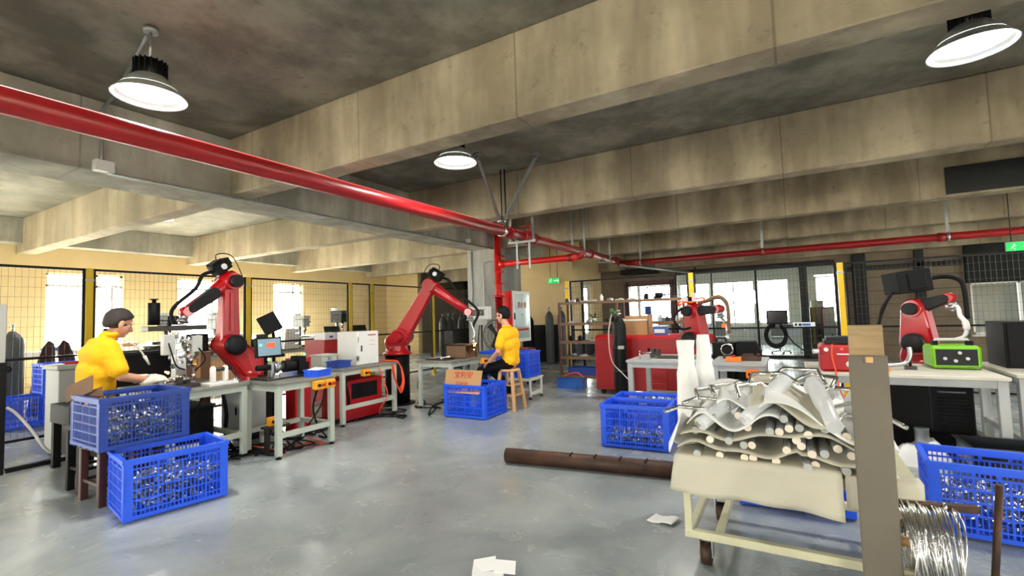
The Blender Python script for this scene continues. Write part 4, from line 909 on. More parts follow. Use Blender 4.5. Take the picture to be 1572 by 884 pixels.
# red power source with white cartons
t = thing('welding_power_source','red welding power source cabinet left of the white control cabinet','welding machine',(-6.3,5.1,0))
part(t,'cabinet',MB().bx(-6.6,-6.12,4.78,5.48,.08,1.06),M['cabinet_red'],.012); part(t,'vent_panel',MB().bx(-6.12,-6.11,4.86,5.06,.76,.98).bx(-6.12,-6.11,5.14,5.40,.78,.96),M['cabinet_red'],.003)
for k in range(5): part(t,'louvre',MB().box((-6.105,5.27,.80+.033*k),(.01,.22,.012),(0,.5,0)),M['machine_black'])
for x in (-6.54,-6.18):
    for y in (4.85,5.41): part(t,'caster',MB().cyl((x,y-.02,.045),(x,y+.02,.045),.045,n=12),M['rubber'])
for i,(y0,y1,h,lb) in enumerate(((4.82,5.02,.11,'left white carton on the red power source'),(5.03,5.36,.10,'right white carton with blue print on the red power source'))):
    t = boxy('carton',lb,'box',-6.42,-6.16,y0,y1,1.06,1.06+h,'plastic_white',[('tape',MB().bx(-6.31,-6.27,y0-.001,y1+.001,1.06+h,1.062+h),'panel_grey'),('blue_print',MB().bx(-6.16,-6.158,y0+.08,y1-.05,1.09,1.12),'bin_blue')],.003)
boxy('switch_box','pale green steel box on the bench end beside the blue bins','box',-5.62,-5.40,4.17,4.42,.73,.88,'bench_paint',[('lid',MB().bx(-5.63,-5.39,4.16,4.43,.88,.90),'bench_paint'),('latch',MB().bx(-5.40,-5.385,4.27,4.31,.83,.87),'steel')])
boxy('small_red_machine','small red control unit behind the rotary fixture','control unit',-5.48,-5.28,3.70,3.92,.0,.90,'cabinet_red',[('plate',MB().bx(-5.28,-5.275,3.73,3.89,.6,.85),'machine_black')])
boxy('floor_red_machine','red welding machine on the floor under the control cabinet bench','welding machine',-5.58,-5.10,4.30,4.95,.03,.55,'cabinet_red',[('panel',MB().bx(-5.10,-5.095,4.40,4.85,.30,.50),'machine_black'),('handle',MB().tube([(-5.3,4.45,.55),(-5.3,4.47,.6),(-5.3,4.78,.6),(-5.3,4.8,.55)],.012,8),'machine_black'),('foot',MB().bx(-5.55,-5.5,4.35,4.9,0,.03),'rubber'),('foot',MB().bx(-5.18,-5.13,4.35,4.9,0,.03),'rubber')])
# black screens and boxes behind the first bench
t = boxy('welding_screen','wide black panel standing behind the glove worker arm','screen',-6.16,-6.12,2.18,2.74,.62,1.06,'machine_black',[('frame',MB().bx(-6.17,-6.11,2.16,2.76,1.05,1.08).bx(-6.17,-6.11,2.16,2.19,0,1.05).bx(-6.17,-6.11,2.73,2.76,0,1.05),'cover_grey')])
t = boxy('carton','brown carton under the black box left of the first robot','box',-6.45,-6.10,2.84,3.14,.0,1.02,'cardboard_dark',[('flap',MB().bx(-6.46,-6.09,2.83,3.15,1.02,1.03),'cardboard'),('hole',MB().cyl((-6.10,2.93,.90),(-6.095,2.93,.90),.03,n=12),'machine_black'),('tape',MB().bx(-6.10,-6.098,2.97,3.02,.1,1.02),'cardboard')])
t = boxy('instrument_box','black instrument box on the brown carton left of the first robot','box',-6.42,-6.12,2.84,3.12,1.03,1.24,'machine_black',[('face',MB().bx(-6.12,-6.115,2.88,3.0,1.15,1.22),'cardboard'),('vent',MB().bx(-6.12,-6.115,3.02,3.1,1.05,1.22),'cover_grey')])
t = thing('waste_cabinet','grey cabinet with a red arrow and red handled tool left of the worker','cabinet',(-6.75,1.95,0))
part(t,'body',MB().bx(-7.0,-6.62,1.90,2.14,.06,.92),M['cabinet_grey'],.008); part(t,'lid',MB().bx(-7.02,-6.60,1.88,2.16,.92,.97),M['cabinet_grey'],.006); part(t,'vent',MB().bx(-6.62,-6.615,1.98,2.10,.22,.46),M['machine_black'])
part(t,'red_arrow',MB().prism([(1.96,.66),(2.01,.66),(2.01,.69),(2.07,.74),(2.05,.76),(1.99,.71),(1.96,.71)],-6.62,-6.617,'X').bx(-6.62,-6.617,1.96,2.07,.60,.615).bx(-6.62,-6.617,1.96,2.07,.57,.58),M['ink_red'])
for y in (1.94,2.1): part(t,'caster',MB().cyl((-6.7,y-.015,.035),(-6.7,y+.015,.035),.035,n=10).cyl((-6.93,y-.015,.035),(-6.93,y+.015,.035),.035,n=10),M['rubber'])
t = thing('scraper','white scraper with red handle lying on the grey cabinet','tool',(-6.7,1.8,.97)); part(t,'blade',MB().box((-6.66,1.86,.978),(.035,.18,.012)),M['plastic_white'],.002); part(t,'handle',MB().cyl((-6.66,1.94,.986),(-6.66,2.10,.986),.015,n=10),M['ink_red'])
t = boxy('black_pedestal','black steel pedestal behind the brown stool','pedestal',-6.34,-5.85,1.76,2.10,.44,.62,'machine_black',[('leg',MB().bx(-6.33,-6.27,1.77,1.83,0,.44),'machine_black'),('leg',MB().bx(-5.92,-5.86,1.77,1.83,0,.44),'machine_black'),('leg',MB().bx(-6.33,-6.27,2.03,2.09,0,.44),'machine_black'),('leg',MB().bx(-5.92,-5.86,2.03,2.09,0,.44),'machine_black'),('back_panel',MB().bx(-6.27,-5.92,2.05,2.07,.05,.44),'machine_black')])
solo('cardboard_flap','bent cardboard flap stuck in the raised blue crate','cardboard',MB().box((-4.80,1.50,.88),(.26,.008,.13),(-.25,-.35,.35)).box((-4.70,1.545,.83),(.20,.008,.08),(-.1,-.3,.35)),M['cardboard_dark'])
# cardboard with red lettering in the middle crate
t = thing('lettered_cardboard','brown cardboard sheet with red Chinese lettering in the blue crate','cardboard',(-3.86,5.24,.3))
a = math.radians(-24); M3 = Matrix.Rotation(a,3,'X'); u = M3@Vector((0,0,1)); n = M3@Vector((0,-1,0)); c0 = Vector((-3.88,5.215,.44))
mb = MB(); hw0, hw1 = .30, .30
vs = [c0+Vector((-.27,0,0))-u*.12, c0+Vector((.31,0,0))-u*.12, c0+Vector((.28,0,0))+u*.20, c0+Vector((-.33,0,0))+u*.20]
mb.add([v+n*.003 for v in vs]+[v-n*.003 for v in vs],[(0,1,2,3),(7,6,5,4),(0,4,5,1),(1,5,6,2),(2,6,7,3),(3,7,4,0)])
part(t,'sheet',mb,M['cardboard'])
text_part(t,'red_lettering','宝利安',.105,c0+u*.125+n*.005+Vector((-.01,0,0)),(1,0,0),u,'ink_red')
text_part(t,'red_lettering','宝利安',.07,c0-u*.0+n*.005+Vector((-.01,0,0)),(1,0,0),u,'ink_red')
# brown finned steel box and clamps on the second robot bench
t = thing('steel_channel_box','brown steel box with upright fins on the second robot bench','fixture',(-4.52,6.1,.71))
part(t,'shell',MB().bx(-4.72,-4.34,5.93,5.945,.71,.92).bx(-4.72,-4.34,6.26,6.275,.71,.92).bx(-4.72,-4.705,5.93,6.27,.71,.92).bx(-4.72,-4.34,5.93,6.27,.71,.72).bx(-4.72,-4.34,5.93,6.27,.905,.92),M['cardboard_dark'])
for y in (6.03,6.12,6.20): part(t,'fin',MB().prism([(-4.70,.72),(-4.34,.72),(-4.44,.905),(-4.70,.905)],y-.006,y+.006,'Y'),M['shelf_wood'])
t = thing('toggle_clamp','small steel toggle clamps on the second robot bench','clamp',(-4.75,5.7,.71))
part(t,'base',MB().bx(-4.85,-4.45,5.60,5.80,.71,.725),M['steel_dark'],.002)
part(t,'lever',MB().bar((-4.8,5.66,.735),(-4.62,5.72,.755),.02).bar((-4.62,5.68,.735),(-4.48,5.74,.76),.02).cyl((-4.7,5.64,.74),(-4.7,5.76,.74),.015,n=8).cyl((-4.55,5.64,.745),(-4.55,5.78,.745),.02,n=8),M['steel_bright'])
t = thing('weld_spark','bright welding spark under the second robot torch','spark',(-4.29,6.11,.87)); part(t,'glow',MB().sph((-4.285,6.10,.90),.014,8,6).sph((-4.28,6.08,.84),.008,8,6).sph((-4.27,6.11,.93),.009,8,6).sph((-4.3,6.1,.93),.008,8,6),M['spark'])
# orange hose and cables
t = thing('orange_air_hose','coil of orange air hose hanging from the control cabinet bench','hose',(-4.95,5.0,.6))
mb = MB()
for k in range(4):
    d = .012*k; mb.tube([(-4.94+d,4.98,.70),(-4.93+d,5.02,.50-d),(-4.92+d,5.10,.36-d*2),(-4.92+d,5.17,.44),(-4.93,5.16+d*.5,.62),(-4.94,5.12,.71)],.007,6,6)
mb.tube([(-4.95,4.75,.69),(-4.94,4.82,.5),(-4.9,4.85,.3),(-5.0,4.8,.1),(-5.1,4.9,.01)],.007,6,6).tube([(-5.6,5.0,.745),(-5.3,5.05,.745),(-4.98,5.1,.745),(-4.94,5.12,.70)],.012,6,5)
part(t,'hose',mb,M['orange_hose'])
def cable(label, pts, r, m='rubber', name='floor_cable', cat='cable', group='loose cables'):
    return solo(name,label,cat,MB().tube(pts,r,6,7),M[m],group=group)
cable('white cable drooping from the gate post to the grey cabinet',[(-6.48,1.49,.62),(-6.5,1.56,.55),(-6.52,1.68,.36),(-6.55,1.8,.14),(-6.56,1.95,.03),(-6.6,2.12,.02)],.014,'cable_white')
cable('thin white cable beside the grey cabinet caster',[(-6.58,1.9,.5),(-6.56,1.88,.2),(-6.55,1.95,.02),(-6.5,2.2,.015)],.006,'cable_white')
for i,(x,y,lb) in enumerate(((-5.05,2.75,'black cable loop under the glove worker bench'),(-4.75,3.25,'black cable loop under the small bench'),(-5.3,4.0,'black cable loop between the small bench and the control cabinet'),(-5.3,4.7,'black cable pile under the control cabinet bench'),(-4.7,5.35,'black cable on the floor left of the lettered crate'))):
    rnd = random.Random(20+i); pts = [(x+rnd.uniform(-.35,.35),y+rnd.uniform(-.35,.35),.012+.012*(k%2)) for k in range(9)]; cable(lb,pts,.009)
cable('red cable on the floor under the small bench',[(-5.0,3.0,.05),(-4.8,3.1,.01),(-4.6,3.05,.01),(-4.7,3.4,.01),(-4.5,3.5,.012),(-4.9,3.6,.012)],.007,'orange_hose')
cable('black cable hanging below the small bench button box',[(-4.38,3.42,.63),(-4.42,3.40,.45),(-4.5,3.3,.25),(-4.6,3.2,.08),(-4.7,3.1,.012)],.008)
cable('thick black hose hanging under the control cabinet bench',[(-5.2,4.3,.69),(-5.12,4.32,.5),(-5.1,4.35,.25),(-5.2,4.3,.05),(-5.4,4.2,.02)],.022)
cable('black cables hanging behind the glove worker bench',[(-5.3,2.84,.66),(-5.25,2.86,.4),(-5.3,2.88,.15),(-5.1,2.87,.012),(-4.95,2.75,.012)],.02)

boxy('hydraulic_unit','black hydraulic unit under the glove worker bench','power unit',-5.72,-5.30,2.36,2.76,.04,.50,'machine_black',[('tank_lid',MB().bx(-5.73,-5.29,2.35,2.77,.50,.52),'cover_grey'),('motor',MB().cyl((-5.5,2.5,.52),(-5.5,2.5,.64),.07,n=14),'steel_dark'),('foot',MB().bx(-5.7,-5.64,2.38,2.74,0,.04),'rubber'),('foot',MB().bx(-5.38,-5.32,2.38,2.74,0,.04),'rubber')])
for i,(x,y,z) in enumerate(((-4.95,2.22,.75),(-5.0,2.82,.75),(-5.55,2.25,.75))):
    solo('turned_sleeve','%s shiny turned sleeve lying on the glove worker bench' % ['front left','front right','rear'][i],'part',MB().cyl((x,y-.035,z+.022),(x,y+.035,z+.022),.022,n=14).cyl((x,y-.01,z+.022),(x,y+.01,z+.022),.028,n=14).cyl((x,y+.035,z+.022),(x,y+.05,z+.022),.014,n=10),M['steel_bright'],group='turned sleeves')
for i in range(6):
    rnd = random.Random(70+i); x, y = [(-5.25,2.7),(-4.7,3.0),(-5.2,3.75),(-5.5,4.4),(-4.85,4.9),(-4.6,5.9)][i]
    cable('%s tangled black cable from the left under the benches' % od_[i],[(x+rnd.uniform(-.4,.3),y+rnd.uniform(-.3,.4),.010+.01*(k%3)) for k in range(11)],.008)
for i,(x,y,z) in enumerate(((-4.55,3.5,.70),(-5.02,4.3,.66),(-4.9,5.6,.66),(-5.0,2.5,.66))):
    cable('black cable sagging below the %s' % ['small bench','control cabinet bench','second robot bench','glove worker bench'][i],[(x,y,z),(x-.05,y-.06,z*.6),(x-.12,y+.05,z*.25),(x-.1,y+.15,.03),(x-.3,y+.2,.012)],.010)
# ================================================================ column fittings and signs
t = thing('fire_hydrant_cabinet','red sided fire hydrant cabinet with a pale glass door on the column','cabinet',(-5.76,9.85,.72))
part(t,'body',MB().bx(-5.93,-5.58,9.50,10.32,.72,1.92),M['hydrant_red'],.008); part(t,'door_frame',MB().bx(-5.58,-5.55,9.50,10.32,.72,1.92),M['panel_white'],.006); part(t,'door_glass',MB().bx(-5.552,-5.545,9.57,10.25,.80,1.85),M['hydrant_glass'])
text_part(t,'red_lettering','消火栓',.15,(-5.54,9.90,1.58),(0,1,0),(0,0,1),'ink_red'); text_part(t,'small_lettering','119',.05,(-5.54,9.90,1.36),(0,1,0),(0,0,1),'ink_red')
part(t,'red_strip',MB().bx(-5.545,-5.541,9.62,10.20,.98,1.03),M['ink_red']); part(t,'handle',MB().bx(-5.55,-5.53,9.535,9.555,1.25,1.4),M['ink_black'])
def exit_sign(label, x, y, z, w=.36, h=.16):
    t = thing('exit_sign', label, 'sign', (x,y,z), 0, 'green exit signs'); part(t,'housing',MB().bx(x-w/2,x+w/2,y,y+.03,z,z+h),M['panel_grey'],.004)
    part(t,'face',MB().bx(x-w/2+.008,x+w/2-.008,y-.004,y,z+.008,z+h-.008),M['exit_green'])
    b = MB(); cx, cz = x-w*.26, z+h*.5; b.cyl((cx+.012,y-.006,cz+.045),(cx+.012,y-.003,cz+.045),.013,n=10)
    for p,q in (((0,.03),(-.012,-.01)),((-.012,-.01),(-.045,-.03)),((-.012,-.01),(.02,-.03)),((.02,-.03),(.012,-.058)),((0,.025),(.035,.012)),((0,.025),(-.035,.005))): b.bar((cx+p[0],y-.005,cz+p[1]),(cx+q[0],y-.005,cz+q[1]),.011,.003)
    part(t,'running_figure',b,M['exit_white']); a = MB(); ax = x+w*.2; a.bar((ax-.07,y-.005,z+h/2),(ax+.05,y-.005,z+h/2),.003,.018).prism([(ax+.04,z+h/2-.035),(ax+.085,z+h/2),(ax+.04,z+h/2+.035)],y-.006,y-.003,'Y')
    part(t,'arrow',a,M['exit_white']); part(t,'hanger',MB().cyl((x-w*.3,y+.015,z+h),(x-w*.3,y+.015,HC),.008,n=6).cyl((x+w*.3,y+.015,z+h),(x+w*.3,y+.015,HC),.008,n=6),M['steel_dark'])
exit_sign('green exit sign on the cream wall right of the column',-5.70,12.05,2.20)
exit_sign('green exit sign at the far right edge below the ceiling',3.62,11.95,2.20,.42,.2)
# standing fan behind the stool worker
t = thing('standing_fan','round wire guarded standing fan behind the worker on the stool','fan',(-4.80,7.62,0)); fc = Vector((-4.80,7.55,.98))
part(t,'base',MB().lathe([(0,0),(.22,0),(.22,.02),(.05,.05),(.02,.07),(0,.07)],(-4.80,7.66,0),20),M['machine_black']); part(t,'pole',MB().cyl((-4.80,7.66,.05),(-4.80,7.66,1.0),.018,n=10),M['steel_dark'])
part(t,'motor',MB().cyl((-4.80,7.58,.98),(-4.80,7.74,.98),.06,.05,14),M['machine_black'])
g = MB()
for rr in (.08,.16,.235,.29):
    g.tube([fc+Vector((rr*math.cos(a),-.04 if rr<.28 else .0,rr*math.sin(a))) for a in [2*math.pi*k/28 for k in range(29)]],.004 if rr<.28 else .009,5)
for k in range(20): a = 2*math.pi*k/20; g.bar(fc+Vector((.03*math.cos(a),-.045,.03*math.sin(a))),fc+Vector((.29*math.cos(a),0,.29*math.sin(a))),.003)
part(t,'guard',g,M['steel_dark'])
for k in range(3):
    a = 2*math.pi*k/3; e = Vector((math.cos(a),0,math.sin(a))); s = Vector((-math.sin(a),0,math.cos(a)))
    mb = MB(); pts = [fc+e*.04+s*.03,fc+e*.24+s*.10,fc+e*.26-s*.02,fc+e*.05-s*.03]; mb.add([p+Vector((0,.02,0)) for p in pts]+[p+Vector((0,.025,0)) for p in pts],[(0,1,2,3),(7,6,5,4),(0,4,5,1),(1,5,6,2),(2,6,7,3),(3,7,4,0)]); part(t,'blade',mb,M['cover_grey'])
# white indicator on a pole before the column
t = thing('weighing_indicator','white box with black display on a pole before the column','indicator',(-5.62,8.2,0))
part(t,'pole',MB().cyl((-5.58,8.22,0),(-5.58,8.22,1.25),.02,n=10).cyl((-5.58,8.22,0),(-5.58,8.22,.03),.14,n=16),M['steel_dark']); h = part(t,'housing',MB().bx(-5.86,-5.36,8.14,8.28,1.28,1.55),M['plastic_white'],.012)
part(h,'display',MB().bx(-5.82,-5.46,8.132,8.14,1.36,1.49),M['screen_dark']); part(t,'printer',MB().bx(-5.62,-5.48,8.12,8.28,1.17,1.28),M['panel_grey'],.006); part(t,'cable',MB().tube([(-5.6,8.18,1.2),(-5.64,8.17,.8),(-5.62,8.15,.3),(-5.7,8.1,.02)],.01,6,5),M['rubber'])
# red tool trolley right of the crate stand
t = thing('tool_trolley','small red trolley with a clear top beside the crate stand','trolley',(-4.65,8.25,0))
part(t,'body',MB().bx(-4.85,-4.42,8.1,8.4,.08,.36),M['cabinet_red'],.01); part(t,'top_rack',MB().bx(-4.85,-4.83,8.1,8.4,.36,.70).bx(-4.44,-4.42,8.1,8.4,.36,.70).bx(-4.85,-4.42,8.1,8.4,.68,.70),M['cabinet_red']); part(t,'panel',MB().bx(-4.83,-4.44,8.38,8.39,.36,.68),M['panel_grey'])
for x in (-4.81,-4.46):
    for y in (8.14,8.36): part(t,'caster',MB().cyl((x,y-.015,.04),(x,y+.015,.04),.04,n=10),M['rubber'])

# ================================================================ gas cylinders
def gas(label, c, r, h, m, valve='steel', group='gas cylinders'):
    x, y = c; t = thing('gas_cylinder', label, 'gas cylinder', (x,y,0), 0, group)
    part(t,'body',MB().lathe([(0,0),(r*.92,0),(r,.03),(r,h*.80),(r*.93,h*.85),(r*.6,h*.905),(r*.32,h*.93),(r*.3,h*.94),(0,h*.94)],(x,y,0),22),M[m]); v = part(t,'valve',MB().cyl((x,y,h*.94),(x,y,h),.016,n=8).cyl((x-.05,y,h*.975),(x+.03,y,h*.975),.012,n=8).cyl((x,y,h),(x,y,h+.02),.03,n=10),M[valve]); return t
g1 = gas('dark green gas cylinder standing before the red cabinet',(-2.36,7.32),.108,1.36,'gas_dark','steel_bright')
part(g1,'band',MB().lathe([(.109,.0),(.113,.0),(.113,.03),(.109,.03)],(-2.36,7.32,.78),22).lathe([(.109,.0),(.113,.0),(.113,.03),(.109,.03)],(-2.36,7.32,.42),22),M['steel_dark'])
part(g1,'label_plate',MB().box((-2.31,7.222,.80),(.09,.006,.05),(0,0,.4)),M['panel_grey'])
rg = part(g1,'regulator',MB().cyl((-2.45,7.30,1.33),(-2.40,7.32,1.33),.04,n=12).cyl((-2.46,7.26,1.38),(-2.44,7.28,1.38),.035,n=12),M['plant_green']); part(g1,'hose',MB().tube([(-2.46,7.28,1.32),(-2.50,7.22,1.0),(-2.46,7.20,.6),(-2.28,7.18,.4),(-2.1,7.0,.3)],.008,6,6),M['cable_white'])
gas('left grey gas cylinder against the dark wall by the exit sign',(-5.72,11.72),.115,1.52,'gas_grey'); gas('right grey gas cylinder against the dark wall by the exit sign',(-5.36,11.74),.115,1.52,'gas_grey'); gas('black gas cylinder half hidden behind the hydrant cabinet',(-6.35,11.75),.115,1.40,'gas_dark')
for i,(x,y) in enumerate(((-8.30,10.35),(-8.36,10.68),(-8.44,11.0),(-8.40,11.32),(-8.5,11.62))):
    gas('%s dark gas cylinder of the row behind the fence, left of the column' % ['first','second','third','fourth','fifth'][i],(x,y),.12,1.46,'gas_dark','steel_dark')
t = boxy('black_locker','low black locker before the gas cylinder row','locker',-8.08,-7.78,10.1,11.9,.0,1.02,'machine_black',[('door',MB().bx(-7.78,-7.77,10.12,10.98,.05,.98),'machine_black'),('door',MB().bx(-7.78,-7.77,11.02,11.88,.05,.98),'machine_black'),('handle',MB().bx(-7.77,-7.755,10.92,10.95,.5,.65).bx(-7.77,-7.755,11.05,11.08,.5,.65),'steel')])

# ================================================================ storage shelf
SX0, SX1, SY0, SY1 = -3.82, -1.55, 8.28, 8.68
t = thing('storage_shelf','brown steel shelf loaded with parts in front of the right fence','shelf',((SX0+SX1)/2,8.48,0))
for x in (SX0,-2.7,SX1):
    for y in (SY0,SY1): part(t,'post',MB().bx(x-.02,x+.02,y-.02,y+.02,0,1.56),M['shelf_steel'])
LV = (1.56,1.17,.83,.54,.20)
for z in LV:
    b = part(t,'shelf_board',MB().bx(SX0,SX1,SY0,SY1,z-.022,z),M['shelf_wood'],.003); part(b,'front_beam',MB().bx(SX0,SX1,SY0-.022,SY0-.002,z-.045,z+.004),M['shelf_wood'])
rnd = random.Random(11)
def lump(name, label, cat, x, y, z, kind, group):
    if kind == 0: mb = MB().cyl((x,y,z),(x,y,z+.05),.035,n=12).cyl((x,y,z+.05),(x,y,z+.08),.02,n=10); m = 'steel_dark'
    elif kind == 1: mb = MB().cyl((x-.05,y,z+.025),(x+.05,y,z+.025),.025,n=12).cyl((x-.02,y,z+.025),(x+.02,y,z+.025),.034,n=12); m = 'steel'
    elif kind == 2: mb = MB().box((x,y,z+.04),(.07,.08,.08)).box((x,y,z+.09),(.04,.05,.02)); m = 'machine_black'
    elif kind == 3: mb = MB().lathe([(0,0),(.03,0),(.032,.09),(.012,.11),(.012,.13),(0,.13)],(x,y,z),14); m = 'plastic_white'
    else: mb = MB().box((x,y,z+.012),(.14,.10,.024)).box((x+.02,y,z+.03),(.06,.05,.02)); m = 'panel_grey'
    return solo(name,label,cat,mb,M[m],.002,group)
NM = [('flange_block','dark stepped flange block','part'),('coupling_piece','steel coupling piece','part'),('motor_block','black motor block','part'),('spray_bottle','white bottle','bottle'),('plate_fitting','grey plate fitting','part')]
tops = [(-3.72,0),(-3.60,1),(-3.50,0),(-3.36,4),(-3.18,4),(-3.02,3),(-2.86,1),(-2.68,4),(-2.46,4),(-2.20,2),(-2.02,1),(-1.72,0)]
od = ['first','second','third','fourth','fifth','sixth','seventh','eighth','ninth','tenth','eleventh','twelfth']
for i,(x,k) in enumerate(tops): lump(NM[k][0],'%s, %s from left on the top board of the brown shelf' % (NM[k][1],od[i]),NM[k][2],x,8.42,1.56,k,'items on the top shelf board')
t = thing('angle_grinder','black power tool with a long bit on the top shelf board','power tool',(-2.05,8.4,1.56)); part(t,'motor',MB().cyl((-2.02,8.34,1.62),(-1.9,8.34,1.62),.045,n=14).box((-1.97,8.34,1.59),(.1,.06,.06)),M['machine_black']); part(t,'bit',MB().cyl((-1.9,8.34,1.62),(-1.72,8.34,1.63),.016,.008,10).cyl((-1.72,8.34,1.63),(-1.58,8.34,1.60),.006,n=6),M['steel_dark'])
for i,(x,k) in enumerate(((-3.62,4),(-3.3,1),(-2.95,0),(-2.82,2),(-1.98,3),(-1.86,0),(-1.72,3))): lump(NM[k][0],'%s, %s from left on the second board of the brown shelf' % (NM[k][1],od[i]),NM[k][2],x,8.44,1.17,k,'items on the second shelf board')
for i,(x,k) in enumerate(((-3.66,2),(-3.48,2),(-3.2,4),(-3.0,4),(-2.88,0))): lump(NM[k][0],'%s, %s from left on the third board of the brown shelf' % (NM[k][1],od[i]),NM[k][2],x,8.44,.83,k,'items on the third shelf board')
for i,(x,k) in enumerate(((-3.62,1),(-3.42,4),(-3.2,0))): lump(NM[k][0],'%s, %s from left on the fourth board of the brown shelf' % (NM[k][1],od[i]),NM[k][2],x,8.44,.54,k,'items on the fourth shelf board')
solo('laptop_computer','pale open laptop on the fourth board of the brown shelf','laptop',MB().box((-3.0,8.42,.555),(.30,.2,.02)).box((-3.0,8.54,.64),(.30,.015,.18),(-.25,0,0)),M['panel_white'])
t = thing('potted_plant','small leafy plant on the second board of the brown shelf','plant',(-3.15,8.42,1.17)); part(t,'pot',MB().lathe([(0,0),(.04,0),(.055,.08),(.048,.08),(.035,.01),(0,.01)],(-3.15,8.42,1.17),14),M['panel_white'])
for k in range(12):
    a = k*2.4; e = Vector((math.cos(a),math.sin(a)*.6,0)); l = .10+.09*rnd.random(); c = Vector((-3.15,8.40,1.24)); s = Vector((-e.y,e.x,0)).normalized()*.02; dz = Vector((0,0,rnd.uniform(-.10,.16)))
    pts = [c,c+e*l*.5+s+dz*.7,c+e*l+dz,c+e*l*.5-s+dz*.7]; part(t,'leaf',MB().add(pts+[p+Vector((0,0,.003)) for p in pts],[(0,1,2,3),(7,6,5,4),(0,4,5,1),(1,5,6,2),(2,6,7,3),(3,7,4,0)]),M['plant_green'])
bin_('dark blue bin on the lowest board of the brown shelf',(-3.34,8.44),(.72,.30,.14),'crate_blue_dusty',0,.20); bin_('light blue bin on the floor before the brown shelf',(-3.52,8.06),(.50,.26,.17),'bin_blue',.05,0)
solo('orange_strap','orange strap draped over the floor bin by the shelf','strap',MB().tube([(-3.74,8.2,.18),(-3.6,8.2,.24),(-3.45,8.2,.25),(-3.35,8.2,.18)],.012,6,5),M['orange_hose'])

# ================================================================ red cabinet and boxes
t = thing('red_machine_cabinet','large red machine cabinet on casters behind the gas cylinder','cabinet',(-2.2,7.95,0))
part(t,'body',MB().prism([(7.60,.08),(8.22,.08),(8.22,.97),(7.68,.97),(7.60,.93)],-2.88,-1.55,'X'),M['cabinet_red'],.01); part(t,'side_panel',MB().bx(-2.83,-2.62,7.585,7.60,.15,.45),M['cabinet_red'],.004); part(t,'front_panel',MB().bx(-2.05,-1.72,7.585,7.60,.12,.42),M['cabinet_red'],.004); part(t,'key_lock',MB().box((-1.98,7.59,.74),(.03,.02,.05)),M['ink_black'])
for k in range(6): part(t,'louvre',MB().box((-1.885,7.58,.16+.04*k),(.28,.012,.012),(.4,0,0)),M['cabinet_red'])
for x in (-2.78,-1.65):
    for y in (7.68,8.14): part(t,'caster',MB().cyl((x,y-.015,.04),(x,y+.015,.04),.04,n=10),M['rubber'])
t = thing('open_carton','open brown carton on the red cabinet beside the gas cylinder','box',(-2.2,7.9,.97)); part(t,'front_wall',MB().bx(-2.46,-2.0,7.70,7.71,.97,1.20),M['cardboard']); part(t,'back_wall',MB().bx(-2.46,-2.0,8.0,8.01,.97,1.28),M['cardboard']); part(t,'side_wall',MB().bx(-2.46,-2.45,7.70,8.01,.97,1.24),M['cardboard']); part(t,'side_wall',MB().bx(-2.01,-2.0,7.70,8.01,.97,1.30),M['cardboard']); part(t,'inner_tray',MB().bx(-2.45,-2.01,7.74,7.98,1.16,1.22),M['paper'])
boxy('blue_carton','small light blue carton on the red cabinet beside the open carton','box',-1.92,-1.72,7.68,7.86,.97,1.10,'bin_blue',[('label',MB().bx(-1.90,-1.74,7.676,7.68,1.0,1.06),'plastic_white'),('lid',MB().bx(-1.925,-1.715,7.675,7.865,1.10,1.115),'plastic_white')],.004)

# ================================================================ right benches
t = thing('plate_stack','flat steel plates stacked on the long light grey bench','plates',(-1.3,6.1,.75)); part(t,'lower_plate',MB().bx(-1.55,-1.0,5.95,6.25,.75,.765),M['steel'],.002); part(t,'upper_plate',MB().box((-1.26,6.1,.775),(.42,.22,.02),(0,0,.15)),M['steel_dark'],.002)
t = thing('bench_vise','small steel vise at the left of the long grey bench','vise',(-1.55,6.3,.75)); part(t,'body',MB().bx(-1.62,-1.5,6.25,6.35,.75,.80).bx(-1.60,-1.56,6.25,6.35,.80,.86).bx(-1.54,-1.50,6.25,6.35,.80,.85),M['steel_dark'],.004); part(t,'screw',MB().cyl((-1.7,6.3,.81),(-1.5,6.3,.81),.012,n=8).cyl((-1.7,6.25,.81),(-1.7,6.35,.81),.006,n=6),M['steel_bright'])
solo('bolt_pin','thin upright steel pin on the long light grey bench','pin',MB().cyl((-1.68,6.0,.75),(-1.68,6.0,.84),.008,n=8).cyl((-1.68,6.0,.84),(-1.68,6.0,.86),.014,n=8),M['steel_bright'])
t = thing('black_tool_case','black tool cases behind the short grey bench','case',(-.62,6.7,0)); part(t,'left_case',MB().bx(-.92,-.66,6.68,6.95,.0,.92),M['machine_black'],.01); part(t,'right_case',MB().prism([(-.64,0),(-.36,0),(-.36,.80),(-.42,.93),(-.64,.93)],6.68,6.95,'Y'),M['machine_black'],.006); part(t,'handle',MB().tube([(-.88,6.8,.92),(-.87,6.8,.97),(-.78,6.8,.97),(-.76,6.8,.92)],.012,8),M['cover_grey'])
t = thing('pipe_ring','short steel pipe ring held upright on the short grey bench','ring',(-.70,6.25,.75)); part(t,'ring',MB().lathe([(.062,-.03),(.07,-.03),(.07,.03),(.062,.03),(.062,-.03)],(-.70,6.3,.86),24,'Y'),M['steel_bright']); part(t,'holder',MB().box((-.70,6.3,.77),(.10,.08,.04)),M['steel_dark'],.003)
t = thing('cable_coil','thick black cable coil hanging on the fence below the monitor','cable coil',(-.24,8.74,.75)); mb = MB()
for k in range(5):
    rr = .15+.012*k; mb.tube([(-.24+rr*.8*math.cos(a),8.74-.008*k,.90+rr*math.sin(a)) for a in [2*math.pi*j/24 for j in range(25)]],.012,6)
